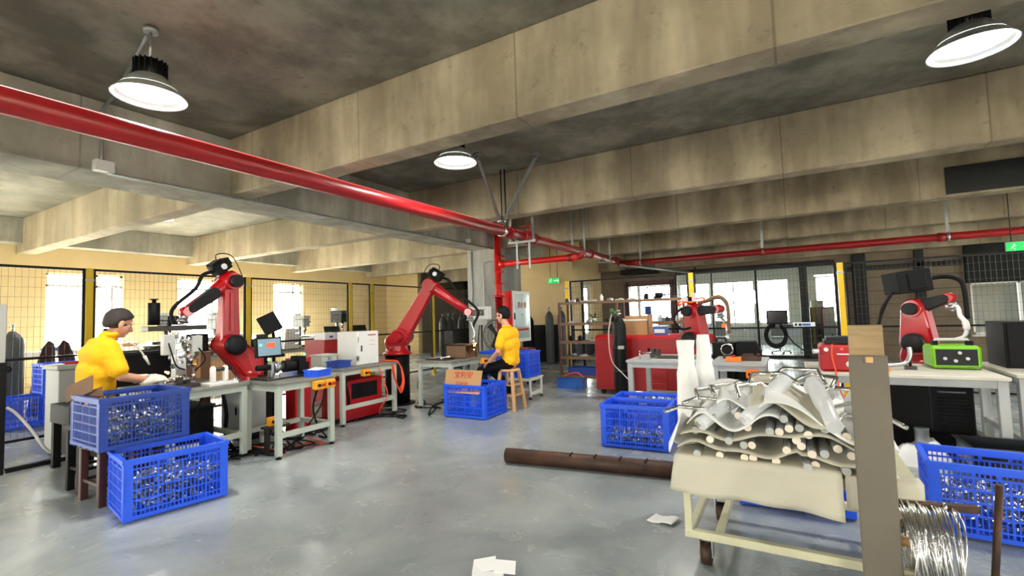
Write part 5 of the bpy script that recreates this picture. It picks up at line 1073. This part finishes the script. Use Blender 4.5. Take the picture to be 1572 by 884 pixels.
part(t,'loops',mb,M['rubber']); part(t,'tail',MB().tube([(-.12,8.72,.98),(.0,8.72,.78),(.18,8.72,.64),(.36,8.72,.66),(.48,8.72,.80),(.52,8.72,.92)],.010,6,6),M['rubber'])
boxy('fence_monitor','black flat box mounted on the fence above the cable coil','monitor',-.36,-.06,8.70,8.76,1.08,1.30,'machine_black',[('face',MB().bx(-.34,-.08,8.695,8.70,1.10,1.28),'screen_dark'),('hook',MB().bx(-.24,-.18,8.70,8.79,1.02,1.08),'steel_dark')])
boxy('power_strip','white power strip resting on the fence middle rail','power strip',.0,.30,8.70,8.76,1.035,1.10,'plastic_white',[('socket',MB().bx(.03,.06,8.695,8.70,1.05,1.085),'ink_black'),('socket',MB().bx(.08,.12,8.695,8.70,1.05,1.085),'ink_black'),('blue_face',MB().bx(.13,.24,8.695,8.70,1.05,1.085),'bin_blue')])
boxy('relay_box','small dark relay box on the fence middle rail','box',-.28+.15,-.14+.15,8.66,8.70,1.03,1.07,'steel_dark',[('plug',MB().bx(-.08,-.03,8.65,8.66,1.04,1.06),'machine_black')])
t = thing('orange_box','orange switch box lying on the short grey bench','switch box',(-.60,5.95,.75)); part(t,'body',MB().bx(-.68,-.52,5.9,6.02,.75,.80),M['button_orange'],.006); part(t,'button',MB().cyl((-.60,5.96,.80),(-.60,5.96,.82),.02,n=12),M['ink_red'])
solo('dark_fixture_block','dark iron fixture block on the short grey bench','fixture',MB().box((-.44,6.12,.775),(.22,.14,.05)).box((-.46,6.12,.81),(.12,.08,.03)).cyl((-.36,6.12,.80),(-.36,6.12,.83),.02,n=10),M['rust'],.004)
# long pale bench
t = thing('red_feeder_machine','red welding machine with white lettering on the pale bench','welding machine',(.34,5.34,.75)); part(t,'body',MB().bx(.20,.46,5.22,5.62,.75,.99),M['cabinet_red'],.02); part(t,'lower_face',MB().bx(.205,.455,5.212,5.22,.77,.90),M['cabinet_red'],.002); part(t,'white_stripe',MB().bx(.33,.45,5.208,5.212,.905,.915),M['plastic_white']); part(t,'logo_oval',MB().lathe([(0,0),(.028,0),(.028,.004),(0,.004)],(.42,5.206,.82),16,'Y'),M['plastic_white']); part(t,'knob',MB().cyl((.25,5.22,.95),(.25,5.20,.95),.018,n=12),M['panel_white']); part(t,'lamp',MB().sph((.37,5.215,.955),.012,8,6),M['led_red']); part(t,'connector',MB().cyl((.20,5.26,.93),(.15,5.24,.93),.02,n=10),M['panel_white'])
solo('black_tray','brown topped black tray lying on the red welding machine','tray',MB().bx(.24,.50,5.26,5.56,1.0,1.03).box((.37,5.4,1.045),(.22,.24,.03)),M['cover_grey'],.004)
cable('thin orange cable hanging over the red welding machine',[(.30,5.22,1.0),(.29,5.19,.9),(.31,5.13,.75),(.33,5.12,.6),(.40,5.14,.4),(.44,5.2,.2)],.006,'orange_hose')
t = thing('green_welding_machine','bright green welding machine with grey front on the pale bench','welding machine',(1.20,5.75,.75)); part(t,'body',MB().bx(1.06,1.40,5.62,5.95,.76,.96),M['feeder_green'],.02); part(t,'front_panel',MB().bx(1.09,1.37,5.612,5.62,.79,.93),M['cover_grey'],.004); part(t,'handle',MB().tube([(1.10,5.75,.95),(1.12,5.75,1.01),(1.34,5.75,1.01),(1.36,5.75,.95)],.014,8),M['panel_grey'])
for x in (1.14,1.32): part(t,'handle_mount',MB().box((x-.03 if x<1.2 else x+.03,5.75,.975),(.04,.08,.05)),M['machine_black'])
for x,z in ((1.15,.85),(1.22,.83),(1.30,.85),(1.25,.90)): part(t,'knob',MB().cyl((x,5.612,z),(x,5.595,z),.014,n=10),M['panel_grey'])
t = thing('copper_elbow','bent grey steel tube standing on the pale bench','tube',(.86,5.6,.75)); part(t,'tube',MB().tube([(.52,5.5,.79),(.75,5.52,.79),(.86,5.54,.81),(.90,5.56,.88),(.90,5.57,.95)],.02,10,5),M['steel']); part(t,'foot',MB().box((.90,5.57,.765),(.08,.08,.03)).cyl((.90,5.57,.77),(.90,5.57,.9),.012,n=8),M['steel_dark']); part(t,'foot',MB().box((.58,5.5,.765),(.05,.05,.03)),M['steel_dark'])
solo('orange_block','small orange switch block on the pale bench near the wooden post','block',MB().box((.66,5.38,.768),(.13,.06,.036)).box((.66,5.38,.79),(.10,.05,.012)),M['button_orange'],.003)
t = thing('louvred_unit','black louvred power unit under the long pale bench','power unit',(1.0,5.8,.12)); part(t,'case',MB().bx(.62,1.32,5.60,6.02,.19,.62),M['machine_black'],.01); part(t,'seam',MB().bx(1.02,1.03,5.595,5.60,.2,.61),M['cover_grey'])
for k in range(9): part(t,'louvre',MB().box((1.18,5.594,.26+.03*k),(.22,.014,.008),(.5,0,0)),M['cover_grey'])
part(t,'handle',MB().tube([(1.08,5.6,.56),(1.08,5.57,.56),(1.26,5.57,.56),(1.26,5.6,.56)],.008,6),M['steel'])
part(t,'feet',MB().bx(.64,1.30,5.64,5.98,.0,.19),M['machine_black'])
t = boxy('black_cabinet','black cabinet on the far right bench before the window','cabinet',1.58,1.98,5.75,6.2,.76,1.16,'machine_black',[('door',MB().bx(1.60,1.96,5.735,5.75,.78,1.14),'machine_black'),('handle',MB().bx(1.92,1.94,5.72,5.735,.9,1.0),'steel_dark')])
t = boxy('switchboard','white switchboard beside the black cabinet at right','panel',2.02,2.7,5.9,6.2,.76,1.18,'panel_white',[('switch',MB().bx(2.10,2.14,5.885,5.9,.95,1.08),'cover_grey'),('switch',MB().bx(2.22,2.26,5.885,5.9,.95,1.08),'cover_grey'),('red_lamp',MB().bx(2.21,2.27,5.884,5.9,1.03,1.05),'led_red'),('label',MB().bx(2.06,2.16,5.89,5.9,.80,.88),'plastic_white')])
for i,(a,b) in enumerate((((1.75,5.45,.775),(2.3,5.40,.775)),((1.8,5.58,.775),(2.4,5.42,.775)))): solo('steel_bar','%s steel bar lying on the far right bench' % ['front','rear'][i],'bar',MB().bar(a,b,.03).bar(Vector(a)+Vector((0,0,.016)),Vector(b)+Vector((0,0,.016)),.012,.006),M['shelf_wood'],group='steel bars on the right bench')
# dark tray, foam and can on the floor at right
t = thing('drip_tray','long dark steel tray on a low dolly at right','tray',(1.5,5.0,.06)); w = MB()
x0,x1,y0,y1,zb,zt = 1.06,2.1,4.66,5.05,.14,.30
w.bx(x0,x1,y0,y1,zb,zb+.01).bx(x0,x0+.012,y0,y1,zb,zt).bx(x1-.012,x1,y0,y1,zb,zt).bx(x0,x1,y0,y0+.012,zb,zt).bx(x0,x1,y1-.012,y1,zb,zt); part(t,'pan',w,M['tray_dark'])
part(t,'lip',MB().bx(x0-.02,x1+.02,y0-.02,y0,zt-.01,zt).bx(x0-.02,x1+.02,y1,y1+.02,zt-.01,zt).bx(x0-.02,x0,y0,y1,zt-.01,zt).bx(x1,x1+.02,y0,y1,zt-.01,zt),M['steel_dark']); part(t,'dolly',MB().bx(x0+.05,x1-.05,y0+.05,y1-.05,.08,.14),M['wood_dark'])
for x in (x0+.12,x1-.12):
    for y in (y0+.1,y1-.1): part(t,'caster',MB().cyl((x,y-.015,.04),(x,y+.015,.04),.04,n=10),M['rubber'])
part(t,'residue',MB().bx(x0+.05,x1-.05,y0+.05,y1-.05,.15,.18),M['rust'])
mb = MB(); n = 14; vs = []; rnd = random.Random(3)
for i in range(n+1):
    for j in range(n+1):
        u, v = i/n, j/n; e = min(u,1-u,v,1-v); vs.append((.66+.42*u+.04*v,5.10+.42*v,max(0,.16*min(1,e*4)+.03*math.sin(9*u+3*v)*min(1,e*6)+rnd.uniform(-.008,.008)*min(1,e*8))+.001))
mb.add(vs,[(i*(n+1)+j,(i+1)*(n+1)+j,(i+1)*(n+1)+j+1,i*(n+1)+j+1) for i in range(n) for j in range(n)],True); vb = [(x,y,0) for x,y,z in vs]
mb.add([vb[0],vb[n*(n+1)],vb[-1],vb[n]],[(0,3,2,1)]); solo('foam_wrap_heap','crumpled white foam wrap heaped on the floor beside the dark tray','foam wrap',mb,M['foam_white'])
solo('metal_can','small silver can standing on the foam heap beside the dark tray','can',MB().lathe([(0,0),(.05,0),(.052,.005),(.05,.01),(.05,.11),(.053,.115),(.05,.12),(.0,.118)],(.90,5.32,.165),18),M['galvanised'])

# ================================================================ steel pipe on the floor and litter
p0_, p1_ = Vector((-2.34,3.80,.066)), Vector((-.72,4.03,.066)); d = (p1_-p0_).normalized(); n_ = 28; a = d.cross(Vector((0,0,1))).normalized(); b = a.cross(d)*-1
vs = []
for e, r in ((p0_,.065),(p1_,.065),(p1_,.056),(p0_,.056)): vs += [e+r*(a*math.cos(2*math.pi*k/n_)+b*math.sin(2*math.pi*k/n_)) for k in range(n_)]
t = thing('slotted_steel_pipe','long rusty slotted steel pipe lying on the concrete floor','pipe',(p0_.x,p0_.y,0))
part(t,'pipe',MB().add(vs,[(i*n_+k,i*n_+(k+1)%n_,((i+1)%4)*n_+(k+1)%n_,((i+1)%4)*n_+k) for i in range(4) for k in range(n_)],True),M['rust'])
for k in range(5): c = p0_.lerp(p1_,.38+.13*k)+Vector((0,0,.062)); part(t,'slot',MB().box(c-Vector((0,.02,0)),(.012,.05,.012),(.3,0,math.atan2(d.y,d.x)-.25)),M['ink_black'])
n = 8; vs = [(-.88+.16*i/n+.03*j/n,3.12+.13*j/n-.02*i/n,.004+.018*abs(math.sin(2.6*i/n-.6))*(1 if i>n/2 else .6)) for i in range(n+1) for j in range(n+1)]
mb = MB().add(vs,[(i*(n+1)+j,(i+1)*(n+1)+j,(i+1)*(n+1)+j+1,i*(n+1)+j+1) for i in range(n) for j in range(n)],True); o = solo('paper_scrap','curled white paper scrap on the floor left of the trolley','paper',mb,M['paper']); sd = o.modifiers.new('solid','SOLIDIFY'); sd.thickness = .002
t = thing('white_carton','open white carton on the floor at the bottom edge','box',(-1.42,2.14,0)); part(t,'body',MB().box((-1.42,2.09,.02),(.16,.14,.04),(0,0,.5)),M['paper'],.002); part(t,'flap',MB().box((-1.47,2.13,.045),(.12,.11,.004),(.1,-.15,.5)),M['paper']); part(t,'flap',MB().box((-1.36,2.16,.045),(.11,.10,.004),(.15,.1,.5)),M['paper'])
# ================================================================ trolley with tubes
CX0, CX1, CY0, CY1, DZ = -.53, .42, 2.68, 3.42, .56
t = thing('parts_trolley','cream steel trolley piled with tubes and foam sheets','trolley',((CX0+CX1)/2,(CY0+CY1)/2,0)); cm = M['cart_paint']
for x in (CX0,CX1):
    for y in (CY0,CY1): part(t,'upright',MB().bx(x-.018,x+.018,y-.018,y+.018,.17,DZ),cm,.003)
for y in (CY0,CY1): part(t,'lower_rail',MB().bx(CX0-.020,CX1+.020,y-.0195,y+.0195,.16,.20),cm,.003); part(t,'upper_rail',MB().bx(CX0-.020,CX1+.020,y-.0195,y+.0195,DZ-.05,DZ-.012),cm,.003)
for x in (CX0,CX1): part(t,'lower_rail',MB().bx(x-.018,x+.018,CY0+.018,CY1-.018,.16,.20),cm,.003)
for x in (CX0+.14,CX1-.14): part(t,'cross_rail',MB().bx(x-.018,x+.018,CY0+.018,CY1-.018,.165,.195),cm,.003)
part(t,'deck',MB().bx(CX0-.02,CX1+.02,CY0-.02,CY1+.02,DZ-.01,DZ),M['cart_paint'])
for x in (CX0+.07,CX1-.07):
    for y in (CY0+.07,CY1-.07):
        o = part(t,'caster_fork',MB().bx(x-.035,x-.028,y-.03,y+.03,.05,.16).bx(x+.028,x+.035,y-.03,y+.03,.05,.16).bx(x-.035,x+.035,y-.03,y+.03,.15,.16),M['galvanised']); part(o,'wheel',MB().cyl((x-.024,y,.056),(x+.024,y,.056),.056,n=20).cyl((x-.03,y,.056),(x+.03,y,.056),.02,n=10),M['rust'])
part(t,'brake_rod',MB().cyl((CX1-.15,CY0-.03,.18),(CX1+.02,CY0-.08,.17),.006,n=6),M['steel_bright'])
# foam sheets: wavy layers lying between the tubes
def sheet(name, label, x0, x1, y0, y1, f, nx=30, ny=14, th=.005, m='foam_sheet', grp=None):
    vs = []
    for i in range(nx+1):
        for j in range(ny+1):
            u, v = i/nx, j/ny; x, y, z = f(u,v); vs.append((x0+(x1-x0)*u+x, y0+(y1-y0)*v+y, z))
    mb = MB().add(vs,[(i*(ny+1)+j,(i+1)*(ny+1)+j,(i+1)*(ny+1)+j+1,i*(ny+1)+j+1) for i in range(nx) for j in range(ny)],True)
    o = solo(name,label,'foam sheet',mb,M[m],0,grp); s = o.modifiers.new('solid','SOLIDIFY'); s.thickness = th; s.offset = 0; return o
G = 'foam sheets on the trolley'
def apron(u, v):
    if v < .45: k = 1-v/.45; return (.0-.03*k*(u<.05), -.035-.24*v-(.02*math.sin(6*u+1)+.012*math.sin(17*u+4*k))*k, DZ+.035-(.19+.02*u)*k)
    k = (v-.45)/.55; return (0, -.035-.108+.05*k, DZ+.035+.012*math.sin(9*u)*k)
sheet('foam_sheet','large cream sheet hanging over the front of the trolley',-.575,.155,2.66,2.90,apron,30,16,.004,'foam_sheet',G)
sheet('foam_sheet','plain cream sheet hanging at the right end of the trolley front',.165,.44,2.66,2.85,lambda u,v: (0,-.03-.19*v,DZ+.02-.15*(1-v/.5)) if v<.5 else (0,-.03-.095,DZ+.022),10,12,.004,'foam_sheet',G)
sheet('foam_sheet','grey waved foam strip on the lowest tube layer',-.56,.36,2.63,3.38,lambda u,v: (0,.0,.645+.020*math.sin(11*u+.5)+.012*math.sin(23*u+2*v)-.05*max(0,.12-u)*4-.02*(1-v)*(u>.6)),44,12,.006,'foam_sheet',G)
sheet('foam_sheet','waved foam strip on the middle tube layer',-.54,.34,2.62,3.38,lambda u,v: (0,.0,.725+.024*math.sin(9*u+2.2)+.012*math.sin(19*u+3*v)-.10*max(0,.15-u)*3-.05*max(0,u-.75)*2),44,12,.006,'foam_sheet',G)
sheet('foam_sheet','white foam strip curling over the left tubes of the top layer',-.50,-.08,2.60,3.30,lambda u,v: (0,0,.79+.045*math.sin(8*u+.6)-.13*max(0,.2-u)*2),24,12,.006,'foam_white',G)
sheet('foam_sheet','broad white folded foam sheet sloping over the right half of the pile',-.14,.36,2.58,3.25,lambda u,v: (0,.03*math.sin(3*u),.895-.19*u+.05*v+.035*math.sin(7*u+2.5*v)*(1-v)),30,14,.006,'foam_white',G)
sheet('foam_sheet','cream foam fold standing up in the middle of the pile',-.20,.12,2.64,2.95,lambda u,v: (.0,.05*math.sin(5*u),.87+.10*v-.06*u+.03*math.sin(6*u)),20,10,.006,'foam_sheet',G)
sheet('foam_sheet','white foam edge curling down the left side of the trolley pile',-.60,-.545,2.62,3.2,lambda u,v: (-.02*math.sin(7*v)*(1-u),0,.60+.16*u+.03*math.sin(9*v)),8,20,.006,'foam_white',G)
sheet('foam_sheet','small white foam flap on the crest of the pile',-.36,-.10,2.66,2.95,lambda u,v: (0,0,.865+.05*v+.025*math.sin(8*u+3*v)),18,10,.006,'foam_white',G)
# tubes seen end on
rnd = random.Random(41); k = 0
rows = [(.605,[-.46,-.36,-.245,-.205,-.10,.02,.06,.17,.27]),(.668,[-.245,-.205,-.06,.05,.09,.20]),(.69,[-.40,-.31,.0,.14,.25]),(.752,[-.22,-.13,-.09,.04,.19]),(.775,[-.41,-.05,.0,.11]),(.812,[-.26,-.20,-.06]),(.716,[-.02,.30,-.47])]
words = ['lowest','second','third','fourth','fifth','top','loose']
used = []
for ri,(z,xs) in enumerate(rows):
    for xi,x in enumerate(sorted(xs)):
        y0 = 2.625+rnd.uniform(-.015,.05); r = .0185; x += rnd.uniform(-.008,.008); yaw = rnd.uniform(-.03,.03)
        t = thing('steel_tube','%s steel tube from the left in the %s tube layer on the trolley' % (od[xi],words[ri]),'tube',(x,y0,z),0,'tubes stacked on the trolley')
        part(t,'tube',MB().cyl((x,y0+.004,z),(x+yaw,y0+.68,z),r,n=14),M['steel']); part(t,'end_cap',MB().cyl((x,y0,z),(x,y0+.006,z),r*.98,n=14),M['tube_end'] if rnd.random()<.85 else M['panel_grey'])
# chrome U shaped handles lying on top
def uhandle(label, c, yaw, tilt, L=.26, Wd=.09):
    t = thing('chrome_handle', label, 'handle', c, 0, 'chrome handles on the trolley'); R = Euler((tilt,0,yaw)).to_matrix(); c = Vector(c)
    P = [c+R@Vector(v) for v in ((-L/2,0,0),(-L/2+.01,Wd*.2,0),(-L/2+.05,Wd,0),(L/2-.05,Wd,0),(L/2-.01,Wd*.2,0),(L/2,0,0))]
    part(t,'bar',MB().tube(P,.0105,8),M['steel_bright']); return t
for i,(c,yw,tl) in enumerate((((-.50,2.66,.80),-.15,.2),((-.36,2.75,.875),.9,.5),((-.29,2.78,.90),.95,.4),((-.24,2.82,.90),-.5,.5),((-.16,2.72,.90),.85,.6),((-.10,2.85,.945),.5,.6),((.0,2.90,.96),-.3,.7),((.06,2.86,.95),-.9,.5),((.22,2.80,.885),.2,.6),((.28,2.70,.80),.1,.3),((.17,2.72,.84),-1.2,.4),((-.42,2.70,.84),-.3,.3))):
    uhandle('%s chrome bent handle from the left on top of the trolley pile' % od[i] if i < 12 else '',c,yw,tl)
for i,(c,s,yw) in enumerate((((-.30,2.95,.885),(.20,.30,.12),.8),((.10,3.0,.92),(.14,.16,.14),.2),((.27,2.95,.84),(.16,.22,.16),-.3),((-.10,3.05,.90),(.18,.22,.12),.4))):
    mb = MB(); rn = random.Random(60+i); Rm = Matrix.Rotation(yw,3,'Z'); b = MB().sph((0,0,0),(s[0]/2,s[1]/2,s[2]/2),14,10)
    mb.add([Vector(c)+Rm@(Vector(v)*(1+.16*math.sin(40*v[0]+31*v[1]+i)+.08*math.sin(70*v[2]+50*v[1]))) for v in b.v],b.f,True); solo('foam_bundle','%s white foam wrapped bundle from the left on the trolley' % ['first','third','fourth','second'][i],'foam bundle',mb,M['foam_white'],group='foam bundles')
for i,(p,q) in enumerate((((-.45,2.62,.76),(-.20,2.95,.93)),((-.24,2.62,.80),(-.07,2.92,.95)),((.12,2.60,.80),(.06,2.9,.94)),((.30,2.62,.74),(.26,2.85,.92)))):
    solo('film_wrapped_tube','%s film wrapped shiny tube from the left leaning on the pile' % od[i],'tube',MB().cyl(p,q,.017,n=12).cyl(Vector(p)+Vector((.035,0,.005)),Vector(q)+Vector((.035,0,.005)),.015,n=12),M['steel_bright'],group='film wrapped tubes')
    solo('plastic_film','%s clear film sleeve from the left around the shiny tubes' % od[i],'plastic film',MB().tube([Vector(p).lerp(Vector(q),-.02)+Vector((.017,0,.004)),Vector(p).lerp(Vector(q),.5)+Vector((.017,0,.01)),Vector(p).lerp(Vector(q),1.03)+Vector((.017,0,.004))],[.034,.04,.036],12,4),M['clear_plastic'],group='clear film sleeves')
for i,(x,y,z0,h,r,lb) in enumerate(((-.585,3.12,.56,.60,.064,'left upright foam wrapped tube with a flared top on the trolley'),(-.50,3.24,.56,.63,.060,'right upright foam wrapped tube with a narrow top on the trolley'))):
    pr = [(0,0),(r*.95,.0),(r,.05),(r*1.02,.20),(r*.98,h*.55),(r*.90,h*.66),(r*.74,h*.74),(r*.72,h*.84),(r*.80 if i==0 else r*.66,h*.93),(r*.84 if i==0 else r*.58,h),(0,h)]
    mb = MB(); b = MB().lathe(pr,(0,0,0),18); mb.add([(x+v[0]*(1+.05*math.sin(30*v[2]+4*v[0]*100)),y+v[1]*(1+.05*math.sin(26*v[2])),z0+v[2]) for v in b.v],b.f,True)
    solo('foam_wrapped_tube',lb,'wrapped tube',mb,M['foam_white'],group='upright foam wrapped tubes')
# wooden post with wire coil
t = thing('wire_stand_post','tall grey wrapped plank post with a bare wooden top','post',(.265,2.5,0)); part(t,'plank',MB().bx(.205,.325,2.515,2.545,.0,1.262),M['wood_board'],.003); part(t,'grey_wrap',MB().bx(.198,.332,2.492,2.512,.02,1.135),M['tarp_grey'],.004); part(t,'base',MB().bx(.16,.37,2.40,2.67,0,.03),M['wood_board'],.004); part(t,'wood_block',MB().box((.268,2.49,1.118),(.026,.03,.024)),M['wood_pale'],.002)
part(t,'rod',MB().bar((.33,2.60,.50),(.60,2.62,.515),.026,.026),M['rust']); part(t,'ring_clip',MB().lathe([(.018,-.006),(.022,-.006),(.022,.006),(.018,.006)],(.495,2.61,.508),12,'X'),M['steel_bright'])
t = thing('wire_coil','shiny steel wire coil hanging on the rod of the post','wire coil',(.43,2.62,.1)); rnd = random.Random(8)
for g_ in range(3):
    mb = MB()
    for k in range(16):
        x = .355+.05*g_+rnd.uniform(0,.05); rr = .185+rnd.uniform(-.02,.015); cz = .505-rr+.012+rnd.uniform(-.012,.0); cy = 2.61+rnd.uniform(-.012,.012); tw = rnd.uniform(-.03,.03)
        mb.tube([(x+tw*math.sin(a)+.004*math.sin(3*a+k),cy+rr*math.cos(a),cz+rr*math.sin(a)) for a in [2*math.pi*j/30 for j in range(31)]],.0035,5)
    part(t,'wire_bundle',mb,M['steel_bright'],kind='stuff')
for a_ in (-.3,-1.2,3.6): part(t,'tie',MB().cyl((.345,2.61+.185*math.cos(a_),.33+.185*math.sin(a_)),(.51,2.61+.185*math.cos(a_),.33+.185*math.sin(a_)),.024,n=10),M['wood_pale'])
t = thing('iron_rod_stand','dark iron rod standing upright at the lower right','rod',(.645,2.7,0)); part(t,'rod',MB().cyl((.632,2.70,.01),(.69,2.70,.60),.013,n=10),M['rust']); part(t,'foot',MB().cyl((.63,2.70,0),(.63,2.70,.012),.07,n=16),M['rust'])

# ================================================================ background behind the left fence
t = bench('long grey bench holding drill presses behind the left fence',-9.75,-9.05,3.65,8.3,.80,'bench_grey','bench_top',.06,.15)
def drill(label, y, k=1.0, m='cover_grey', x=-9.4):
    t = thing('drill_press', label, 'drill press', (x,y,.80), 0, 'bench drill presses'); z = .80
    part(t,'base',MB().bx(x-.16*k,x+.16*k,y-.12*k,y+.12*k,z,z+.04),M['steel_dark'],.006); part(t,'column',MB().cyl((x-.08*k,y,z),(x-.08*k,y,z+.62*k),.035*k,n=12),M['steel']); part(t,'table',MB().bx(x-.10*k,x+.16*k,y-.10*k,y+.10*k,z+.22*k,z+.25*k),M['steel_dark'],.004)
    h = part(t,'head',MB().bx(x-.20*k,x+.18*k,y-.085*k,y+.085*k,z+.46*k,z+.64*k),M[m],.012); part(h,'pulley_cover',MB().bx(x-.20*k,x+.20*k,y-.09*k,y+.09*k,z+.64*k,z+.72*k),M[m],.01); part(t,'motor',MB().cyl((x-.16*k,y,z+.50*k),(x-.16*k,y,z+.78*k),.07*k,n=14),M['panel_grey'])
    part(t,'quill',MB().cyl((x+.10*k,y,z+.34*k),(x+.10*k,y,z+.48*k),.028*k,n=10).cyl((x+.10*k,y,z+.27*k),(x+.10*k,y,z+.34*k),.012*k,n=8),M['steel_bright'])
    for j in range(3): a = 2*math.pi*j/3+.4; part(t,'handle',MB().cyl((x+.02,y+.09*k,z+.52*k),(x+.02+.14*k*math.cos(a),y+.11*k,z+.52*k+.14*k*math.sin(a)),.007,n=6).sph((x+.02+.14*k*math.cos(a),y+.11*k,z+.52*k+.14*k*math.sin(a)),.016,8,6),M['machine_black'])
drill('first drill press from the left behind the clamping tower',4.12); drill('second drill press from the left beside the red robot arm',4.95,1.0,'bench_grey'); drill('third drill press from the left before the bright window',6.75,.95,'bench_grey'); drill('tall drill press right of the two yellow fence posts',7.95,1.1,'machine_black',-9.62)
for i in range(4): boxy('white_carton','%s white carton in the stack behind the left fence' % ['lowest','second','third','topmost'][i],'box',-9.30,-9.05,6.10+.01*i,6.42,.80+.105*i,.90+.105*i,'plastic_white',[('tape',MB().bx(-9.2,-9.16,6.10+.01*i,6.42,.90+.105*i,.902+.105*i),'panel_grey')],.003,'stacked white cartons')
for i,(y,lb) in enumerate(((7.35,'left tilted dark screen behind the fence posts'),(8.15,'right tilted dark screen behind the white control cabinet'))):
    t = thing('machine_screen',lb,'screen',(-9.1,y,.80),0,'tilted dark screens'); part(t,'panel',MB().box((-9.12,y,1.06),(.04,.42,.34),(0,-.3,.0)),M['machine_black'],.008); part(t,'foot',MB().bx(-9.26,-9.06,y-.1,y+.1,.80,.83).box((-9.17,y,.9),(.04,.06,.18)),M['cover_grey'])
solo('blue_bucket','blue bucket on the bench between the two dark screens','bucket',MB().lathe([(0,0),(.09,0),(.11,.20),(.115,.205),(.104,.2),(.085,.01),(0,.01)],(-9.12,7.75,.80),18),M['crate_blue_dusty'])
for i,(y,w_,h_,m_) in enumerate(((3.85,.28,.20,'machine_black'),(4.55,.25,.16,'steel_dark'),(5.40,.35,.22,'machine_black'),(5.80,.25,.14,'steel_dark'))):
    boxy('machine_part_box','%s dark machine box from the left on the drill press bench' % od[i],'box',-9.25,-9.0,y-w_/2,y+w_/2,.80,.80+h_,m_,[('lid',MB().bx(-9.26,-8.99,y-w_/2-.01,y+w_/2+.01,.80+h_,.82+h_),'cover_grey')],.004,'dark boxes on the drill press bench')
# desk by the windows
t = bench('long white desk under the left windows',-13.3,-12.7,2.6,10.4,.92,'panel_white','panel_white',.05,0,'window_desk'); rnd = random.Random(9)
for i in (0,1,3,4,5,6,7,8):
    y = 2.9+i*.62+rnd.uniform(-.1,.1); h = rnd.uniform(.06,.16); w_ = rnd.uniform(.2,.4)
    boxy('desk_box','%s small box from the left on the window desk' % od[i],'box',-13.0,-12.75,y-w_/2,y+w_/2,.92,.92+h,['cover_grey','bin_blue','panel_grey','cardboard'][i%4],[('lid',MB().bx(-13.01,-12.74,y-w_/2-.01,y+w_/2+.01,.92+h,.94+h),['panel_grey','panel_white','cover_grey'][i%3])],.004,'boxes on the window desk')
t = thing('covered_microscope','dark covered instrument on the window desk','instrument',(-12.9,4.45,.92)); part(t,'cover',MB().lathe([(0,.42),(.05,.40),(.10,.30),(.16,.12),(.20,0),(0,0)],(-12.9,4.45,.92),14),M['cover_grey'])
gas('grey gas cylinder behind the blue crate stack at far left',(-10.35,2.42),.14,1.42,'gas_grey','steel')
for i,(y,rz,c) in enumerate(((2.74,.10,'brown_board'),(3.14,-.12,'brown_board'))):  # two brown boards leaning behind the crate stack
    solo('leaning_board','%s brown board leaning behind the blue crate stack' % ['left','right'][i],'board',MB().prism([(y-.16,0),(y+.14,0),(y+.13+rz*.5,.7),(y+.05+rz,1.12),(y-.02+rz,1.18),(y-.09+rz,1.05),(y-.13+rz*.5,.7)],-10.33,-10.27,'X'),M[c],.02,'brown leaning boards')
t = thing('ring_rack','rack of stacked dark rings at the far left edge','rack',(-10.2,2.05,0)); part(t,'pole',MB().cyl((-10.2,2.08,0),(-10.2,2.08,1.1),.02,n=8).cyl((-10.2,2.08,0),(-10.2,2.08,.03),.2,n=16),M['steel_dark'])
for k in range(9): part(t,'ring',MB().lathe([(.08,0),(.17,0),(.17,.06),(.08,.06),(.08,0)],(-10.2,2.08,.10+.10*k),18),M['steel_dark'] if k%2 else M['shelf_wood'])
# long cardboard boxes low behind the fence
for i in range(3): boxy('floor_carton','%s large carton from the left under the window side bench' % od[i],'box',-11.6,-11.1,3.2+1.25*i,4.1+1.25*i,0,.62,'panel_white' if i%2 else 'cardboard',[('tape',MB().bx(-11.37,-11.33,3.2+1.25*i,4.1+1.25*i,.62,.622),'shelf_wood')],.006,'large cartons behind the left fence')

# ================================================================ office behind the glass
for i,(x0,x1) in enumerate(((-2.6,-1.3),(-1.0,.2),(2.0,3.4))):
    t = bench('%s white office desk from the left behind the glass partition' % od[i],x0,x1,16.3,17.0,.74,'panel_white','panel_white',.04,0,'office_desk',.03,.05,'white office desks')
def chair(label, x, y, m):
    t = thing('office_chair', label, 'chair', (x,y,0), 0, 'office chairs'); part(t,'seat',MB().box((x,y,.46),(.44,.44,.06)),M[m],.02); part(t,'backrest',MB().box((x,y-.22,.76),(.42,.05,.46),(.1,0,0)),M[m],.02); part(t,'stem',MB().cyl((x,y,.08),(x,y,.44),.025,n=8),M['steel'])
    for k in range(5): a = 2*math.pi*k/5; o = part(t,'foot_arm',MB().bar((x,y,.09),(x+.26*math.cos(a),y+.26*math.sin(a),.06),.035),M['steel']); part(o,'caster',MB().sph((x+.26*math.cos(a),y+.26*math.sin(a),.028),.028,8,6),M['rubber'])
chair('left office chair behind the glass partition',-1.9,15.9,'panel_grey'); chair('right office chair behind the glass partition',-.35,15.95,'panel_grey')
boxy('file_cabinet','tall grey file cabinet behind the glass left of the yellow post','cabinet',.42,.98,15.2,15.6,0,1.32,'cover_grey',[('door',MB().bx(.43,.69,15.185,15.2,.05,1.28),'cover_grey'),('door',MB().bx(.71,.97,15.185,15.2,.05,1.28),'panel_grey'),('box_on_top',MB().bx(.46,.74,15.25,15.5,1.32,1.5),'panel_grey')])
boxy('parts_cabinet','white cabinet behind the maroon doorway','cabinet',-4.2,-3.3,17.5,17.9,0,1.1,'panel_white',[('door',MB().bx(-4.18,-3.76,17.485,17.5,.05,1.05),'panel_white'),('door',MB().bx(-3.74,-3.32,17.485,17.5,.05,1.05),'panel_white')])
